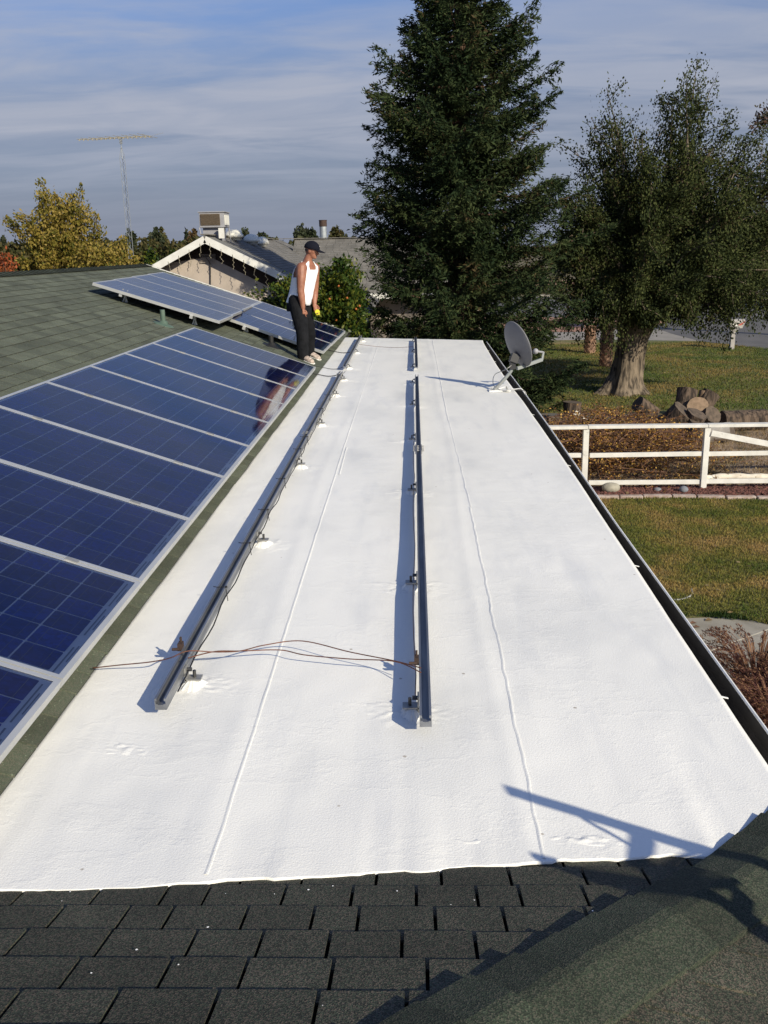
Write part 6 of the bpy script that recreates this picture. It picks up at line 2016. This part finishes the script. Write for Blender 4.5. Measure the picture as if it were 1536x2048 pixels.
# ------------------------------------------------------------------ fence
fen = thing('fence', 'white painted board fence across the yard with a sagging diagonal brace', 'fence', (5.2, 16.45, 0))
FY0 = 16.45
def fz(px_, py_, Y=FY0): return at(px_, py_, Y).z
zt_, zm_, zb_ = 1.20, .66, .155
for x_ in (0.9, 3.07, 5.21, 7.4, 9.6, 11.8):
    mb = MB(); mb.beam((x_, FY0, -.02), (x_, FY0, zt_ - .035), .10, .10, up=(0, 1, 0)); mb.build('post', M['fence'], fen, bevel=.004)
xs_ = [0.9, 3.10, 5.21, 7.4, 9.6, 11.8]
for i in range(5):
    a, b = xs_[i], xs_[i + 1]
    mb = MB(); mb.beam((a + .004, FY0 - .0, zt_ - .02 + .004 * (i % 2)), (b - .004, FY0, zt_ - .022), .15, .055); mb.build('rail', M['fence'], fen, bevel=.003)
    mb = MB(); mb.beam((a + .055, FY0, zm_), (b - .055, FY0, zm_ + .006), .04, .080); mb.build('rail', M['fence'], fen, bevel=.003)
    mb = MB(); mb.beam((a + .055, FY0, zb_), (b - .055, FY0, zb_ - .008), .04, .080); mb.build('rail', M['fence'], fen, bevel=.003)
mb = MB(); mb.beam((5.27, FY0 - .06, 1.05), (7.7, FY0 - .06, .55), .035, .10); mb.build('brace', M['fence'], fen, bevel=.003)

# lava rocks, stones, edging
def rock_mesh(n_, reg, smin, smax, seed):
    rg = np.random.default_rng(seed)
    base_v = np.array([(0, 0, 1), (.9, 0, .3), (.28, .85, .3), (-.72, .5, .3), (-.72, -.5, .3), (.28, -.85, .3), (.72, .5, -.4), (-.28, .85, -.4), (-.9, 0, -.4), (-.28, -.85, -.4), (.72, -.5, -.4)], float)
    fc = [(0, 1, 2), (0, 2, 3), (0, 3, 4), (0, 4, 5), (0, 5, 1), (1, 6, 2), (2, 7, 3), (3, 8, 4), (4, 9, 5), (5, 10, 1), (2, 6, 7), (3, 7, 8), (4, 8, 9), (5, 9, 10), (1, 10, 6)]
    V = []; F_ = []
    for i in range(n_):
        x_, y_ = reg(rg)
        s_ = rg.uniform(smin, smax)
        a = rg.uniform(0, 6.28); ca_, sa_ = math.cos(a), math.sin(a)
        v = base_v * (1 + rg.normal(0, .16, base_v.shape)) * s_ * np.array([1.1, .9, .75])
        v = v @ np.array([[ca_, sa_, 0], [-sa_, ca_, 0], [0, 0, 1]])
        o = len(V)
        V.extend((v + [x_, y_, s_ * .3 + .01]).tolist()); F_.extend([tuple(q + o for q in f) for f in fc])
    return V, F_
def lav(rg):
    x_ = rg.uniform(1.8, 9.5); lo = 15.95 if x_ < 4.4 else 15.95 - (x_ - 4.4) * .13
    return x_, rg.uniform(lo, 16.66)
mb = MB(); mb.v, mb.f = rock_mesh(5200, lav, .018, .045, 5)
tag(mb.build('lava_rocks', M['lava']), 'dark red lava rocks filling the bed below the fence', 'rocks', kind='stuff')
r6 = random.Random(61)
x_ = 2.3; i = 0
names_e = ['at the gutter edge', 'under the tan boulder', 'right of the tan boulder', 'left of the blue stone', 'below the blue stone', 'right of the blue stone', 'under the tall fence post', 'just right of the fence post', 'second right of the fence post', 'near the right picture edge', 'at the right picture edge', 'beyond the right picture edge']
while x_ < 7.4 and i < 12:
    w__ = r6.uniform(.36, .52)
    y_ = (15.88 if x_ < 4.4 else 15.88 - (x_ - 4.4) * .13) + r6.uniform(-.02, .02)
    mb = MB(); mb.box((x_ + w__ / 2, y_, .035), (w__ - .02, .12, .06), Matrix.Rotation(r6.uniform(-.06, .06) - .05, 3, 'Z'))
    tag(mb.build('edging_stone', M['edge'], None, bevel=.012), 'flat pinkish edging stone %s' % names_e[i], 'stone', 'edging stones between the lawn and the lava rock')
    x_ += w__; i += 1
def boulder(p, s, mt, label, seed):
    mb = MB(); mb.ell((0, 0, 0), s, None, 18, 12)
    mb.v = [tuple(Vector(q) * (1 + .10 * mnoise.noise(Vector(q) * 7 + Vector((seed, 0, 0)))) + Vector(p) + Vector((0, 0, s[2] * .75))) for q in mb.v]
    tag(mb.build('boulder', mt, None, smooth=True), label, 'stone')
q = gnd(1223, 988); boulder((q.x, q.y + .08, .02), (.165, .13, .10), M['stone'], 'rounded tan boulder on the red rocks by the gutter', 1)
q = gnd(1368, 988); boulder((q.x, q.y + .05, .02), (.085, .08, .065), M['bluestone'], 'small blue grey stone left of the tall fence post', 2)
q = gnd(1316, 985); boulder((q.x, q.y + .05, .01), (.07, .06, .04), M['bluestone'], 'flat bluish stone half sunk between the two boulders', 3)
# hose
mb = MB(); mb.tube(spl([gnd(1320, 1201, .015), gnd(1345, 1200, .015), gnd(1370, 1197, .015), gnd(1384, 1188, .015), gnd(1383, 1178, .02)]), .012, 8)
tag(mb.build('garden_hose', M['hose'], None, smooth=True), 'short curl of pale hose lying on the lawn by the gutter', 'hose')

# logs
def log(px_, py_, r, ln, dirv, label, seed, barkm=None, lift=0.0, endm=None):
    r *= .82; ln *= .82; lift *= .72
    g_ = gnd(px_, py_)
    d = Vector(dirv).normalized()
    c = Vector((g_.x, g_.y, 0))
    ext = r * math.sqrt(max(0, 1 - d.z ** 2)) + abs(d.z) * ln / 2
    c.z = ext + lift - .02
    th = thing('log', label, 'log', (c.x, c.y, 0), 'cut logs dumped behind the fence')
    n, m__ = 22, 8
    a_ = Vector((0, 0, 1)) if abs(d.z) < .9 else Vector((1, 0, 0))
    u = d.cross(a_).normalized(); w = d.cross(u)
    vs_ = []
    for j in range(m__ + 1):
        t = j / m__ - .5
        for k in range(n):
            a = 2 * math.pi * k / n
            rr0 = r * (1 + .12 * mnoise.noise(Vector((math.cos(a) * 1.5 + seed, math.sin(a) * 1.5, t * 2))) + .08 * mnoise.noise(Vector((math.cos(a) * 6, math.sin(a) * 6 + seed, t * 3))))
            vs_.append(c + d * (t * ln) + (u * math.cos(a) + w * math.sin(a)) * rr0)
    mb = MB(); mb.add(vs_, [(i * n + k, i * n + (k + 1) % n, (i + 1) * n + (k + 1) % n, (i + 1) * n + k) for i in range(m__) for k in range(n)])
    mb.build('bark', barkm or M['logbark'], th, smooth=True)
    for e, rev in ((0, True), (m__, False)):
        mb = MB(); vv = [vs_[e * n + k] for k in range(n)]
        mb.add(vv, [tuple(range(n))[::-1] if rev else tuple(range(n))]); mb.build('cut_end', endm or M['oldwood'], th)
log(1143, 843, .27, .62, (.05, 0, 1), 'upright dark stump standing left behind the fence', 1)
log(1118, 850, .16, .7, (1, .1, 0), 'dark log lying beside the upright stump, at the roof edge', 2)
log(1160, 848, .10, .45, (.6, -.3, -.5), 'pale split wedge leaning on the upright stump', 3, M['birch'])
log(1290, 842, .24, .7, (-.8, -.2, .55), 'tilted dark log lying alone left of the log pile', 4)
log(1345, 882, .36, .85, (.45, -.25, .6), 'large dark log leaning at the left of the pile', 5)
log(1378, 884, .27, .8, (.3, -.3, .8), 'upright brown log right of the large dark one', 6)
log(1368, 842, .30, .7, (.2, .3, .9), 'dark log standing at the back of the pile', 7, lift=.25)
log(1386, 862, .32, .55, (.05, -.95, .35), 'round log with its pale cut face to the camera on top of the pile', 8, lift=.28, endm=M['wood'])
log(1410, 868, .26, .6, (.3, -.6, .4), 'log right of the round cut face', 9, lift=.1)
log(1410, 838, .27, .6, (.5, .2, .8), 'blackish log at the back right of the pile', 10, lift=.2)
log(1440, 886, .24, .62, (.8, -.5, .25), 'pale peeled log at the foot of the fence post', 11, M['birch'])
log(1485, 860, .30, 1.3, (1, .15, 0), 'long brown log lying right of the pile', 12)
log(1398, 838, .12, .9, (.2, .1, 1), 'slim stub poking up behind the cut face', 13, M['wood'])
log(1385, 888, .22, .6, (.2, -.2, .7), 'low log below the round cut face', 14)
lg = MB()
P = spl([(5.3, 16.86, .10), (5.8, 16.92, .12), (6.4, 16.9, .11), (7.2, 16.95, .10), (8.4, 17.0, .09)])
lg.tube(P, [.062 + .008 * math.sin(i * 1.3) for i in range(len(P))], 12)
tag(lg.build('fallen_pole', M['birch'], None, smooth=True), 'long pale peeled pole lying behind the bottom fence rail', 'pole')

# brush pile
bp = thing('brush_pile', 'heap of pruned twigs with dry orange leaves behind the fence', 'brush pile', (4.3, 18.4, 0))
r7 = random.Random(71)
tw_ = MB(); Cs = []; Ds = []
def hp(x_, y_):
    return max(0, 1 - ((x_ - 4.0) / 2.15) ** 2 - ((y_ - 18.8) / 2.3) ** 2) ** .6 * .95
for i in range(1500):
    x_, y_ = r7.gauss(4.0, .95), r7.gauss(18.7, 1.0)
    h = hp(x_, y_)
    if h < .05 and r7.random() < .7: continue
    z_ = r7.uniform(0.02, h + .06)
    d = Vector((r7.gauss(0, 1), r7.gauss(0, .7), r7.gauss(0, .30))).normalized(); ln = r7.uniform(.25, .9)
    p0 = Vector((x_, y_, z_)) - d * ln / 2; p1 = Vector((x_, y_, z_)) + d * ln / 2 + Vector((0, 0, r7.uniform(-.05, .15)))
    p0.z = max(p0.z, .02); p1.z = max(p1.z, .02)
    tw_.tube([p0, p0.lerp(p1, .5) + Vector((r7.gauss(0, .03), r7.gauss(0, .03), r7.gauss(0, .03))), p1], [r7.uniform(.004, .012), .006, .003], 4, cap=False)
    if r7.random() < .75:
        for q in range(13):
            t = r7.random(); c = p0.lerp(p1, t) + Vector((r7.gauss(0, .04), r7.gauss(0, .04), r7.gauss(0, .04)))
            Cs.append(tuple(c)); Ds.append((r7.gauss(0, 1), r7.gauss(0, 1), r7.gauss(0, 1)))
tw_.build('twigs', M['twig'], bp, kind='stuff')
lf = cards('dry_leaves', Cs, Ds, rv(len(Cs)), RNG.uniform(.03, .07, len(Cs)), RNG.uniform(.018, .04, len(Cs)), M['brush'], bp); lf['kind'] = 'stuff'
# pale straw bundle right of the pile
sb = MB()
for i in range(220):
    x_, y_ = r7.gauss(5.35, .28), r7.gauss(17.35, .2)
    d = Vector((r7.gauss(.5, .5), r7.gauss(.1, .4), r7.uniform(.05, .7))).normalized(); ln = r7.uniform(.2, .55)
    p0 = Vector((x_, y_, .02)); sb.tube([p0, p0 + d * ln], [.005, .002], 3, cap=False)
tag(sb.build('dry_stalks', M['straw'], None), 'pale dry stalks fanning out left of the tall fence post', 'dry plant')

# fountain grass by the walk
def fountain(x_, y_, label, seed, n=190, H_=.85):
    th = thing('fountain_grass', label, 'ornamental grass', (x_, y_, 0), 'clumps of purple fountain grass by the walk')
    r = random.Random(seed)
    bl = MB(); pc = []; pd = []; pl_ = []
    for i in range(n * 2):
        a = r.uniform(0, 6.28); sp = r.uniform(.2, 1.0)
        d = Vector((math.cos(a), math.sin(a), 0)); h = H_ * r.uniform(.6, 1.0)
        pts = [Vector((x_, y_, 0)) + d * (.05 + .8 * sp * t * t) * (.9) + Vector((0, 0, h * (1.65 * t - .75 * t * t) * (1 - .25 * sp))) for t in (0, .3, .6, .85, 1.0)]
        s_ = Vector((-d.y, d.x, 0)) * .004
        for k in range(4):
            bl.add([pts[k] - s_, pts[k] + s_, pts[k + 1] + s_, pts[k + 1] - s_], [(0, 1, 2, 3)])
        if i < n:
            # plume at the tip, arching over
            tip = pts[-1]; dd = (pts[-1] - pts[-2]).normalized()
            for k in range(30):
                t = k / 29
                c = tip + dd * .20 * t + Vector((0, 0, -.09 * t * t)) + Vector((r.gauss(0, .006), r.gauss(0, .006), r.gauss(0, .006)))
                pc.append(tuple(c)); pd.append(tuple(dd + Vector((r.gauss(0, .5), r.gauss(0, .5), r.gauss(0, .5)))))
    b = bl.build('blades', M['plume'], th); b['kind'] = 'stuff'
    p_ = cards('plumes', pc, pd, rv(len(pc)), .035, .008, M['plume'], th); p_['kind'] = 'stuff'
for i, (px_, py_) in enumerate(((1545, 1560), (1505, 1460), (1610, 1530))):
    q = gnd(px_, py_)
    fountain(q.x, q.y, ['purple brown fountain grass clump nearest the gutter corner', 'fountain grass clump behind the nearest one, tips over the walk', 'fountain grass clump cut by the right picture edge'][i], 80 + i, 240, 1.05)
# small brown leaves on walk
for i, (px_, py_) in enumerate(((1418, 1240), (1386, 1246), (1393, 1254))):
    q = gnd(px_, py_, .02)
    mb = MB(); mb.add([(q.x - .05, q.y, .012), (q.x, q.y - .03, .03), (q.x + .05, q.y + .01, .015), (q.x, q.y + .035, .035)], [(0, 1, 2, 3)])
    tag(mb.build('leaf', M['straw'] if i == 0 else M['twig'], None), ['curled pale leaf at the lawn edge of the walk', 'dark leaf scrap on the walk nearest the gutter', 'second dark scrap on the walk beside the gutter'][i], 'leaf')

# ------------------------------------------------------------------ mailbox
mbp = gnd(1463, 699)
mx, my = mbp.x, mbp.y
ml = thing('mailbox', 'grey plastic mailbox on a post by the road', 'mailbox', (mx, my, 0))
mb = MB(); mb.box((mx, my, .42), (.17, .17, .86)); mb.box((mx + .02, my, .80), (.26, .20, .10), None, 1.25); mb.build('post', M['mail'], ml, bevel=.01)
mb = MB()
pr = []
for k in range(13):
    a = math.pi * k / 12
    pr.append((math.cos(a) * .15, 1.12 + math.sin(a) * .12))
pr = [(.15, .88)] + pr + [(-.15, .88)]
L0, L1 = mx - .17, mx + .42
vs_ = [(L0, my + a, b) for a, b in pr] + [(L1 - (.10 if b < 1.0 else 0), my + a, b) for a, b in pr]
k = len(pr)
mb.add(vs_, [tuple(range(k))[::-1], tuple(range(k, 2 * k))] + [(i, (i + 1) % k, k + (i + 1) % k, k + i) for i in range(k)])
mb.build('box', M['mail'], ml)
mb = MB(); mb.add([(mx + .12, my - .153, 1.0), (mx + .27, my - .153, 1.0), (mx + .40, my - .153, 1.12), (mx + .42, my - .153, 1.17), (mx + .25, my - .153, 1.07)], [(0, 1, 2, 3, 4)]); mb.build('red_mark', M['mail_red'], ml)
mb = MB(); mb.box((mx + .02, my - .155, 1.005), (.20, .006, .055)); mb.build('white_mark', M['mail_white'], ml)
mb = MB(); mb.box((L0 - .012, my, 1.05), (.02, .27, .30)); mb.build('door', mat('dark_door', (.06, .06, .065), rough=.6), ml)

print('objects', len(bpy.data.objects), 'conifer cards', NCON)
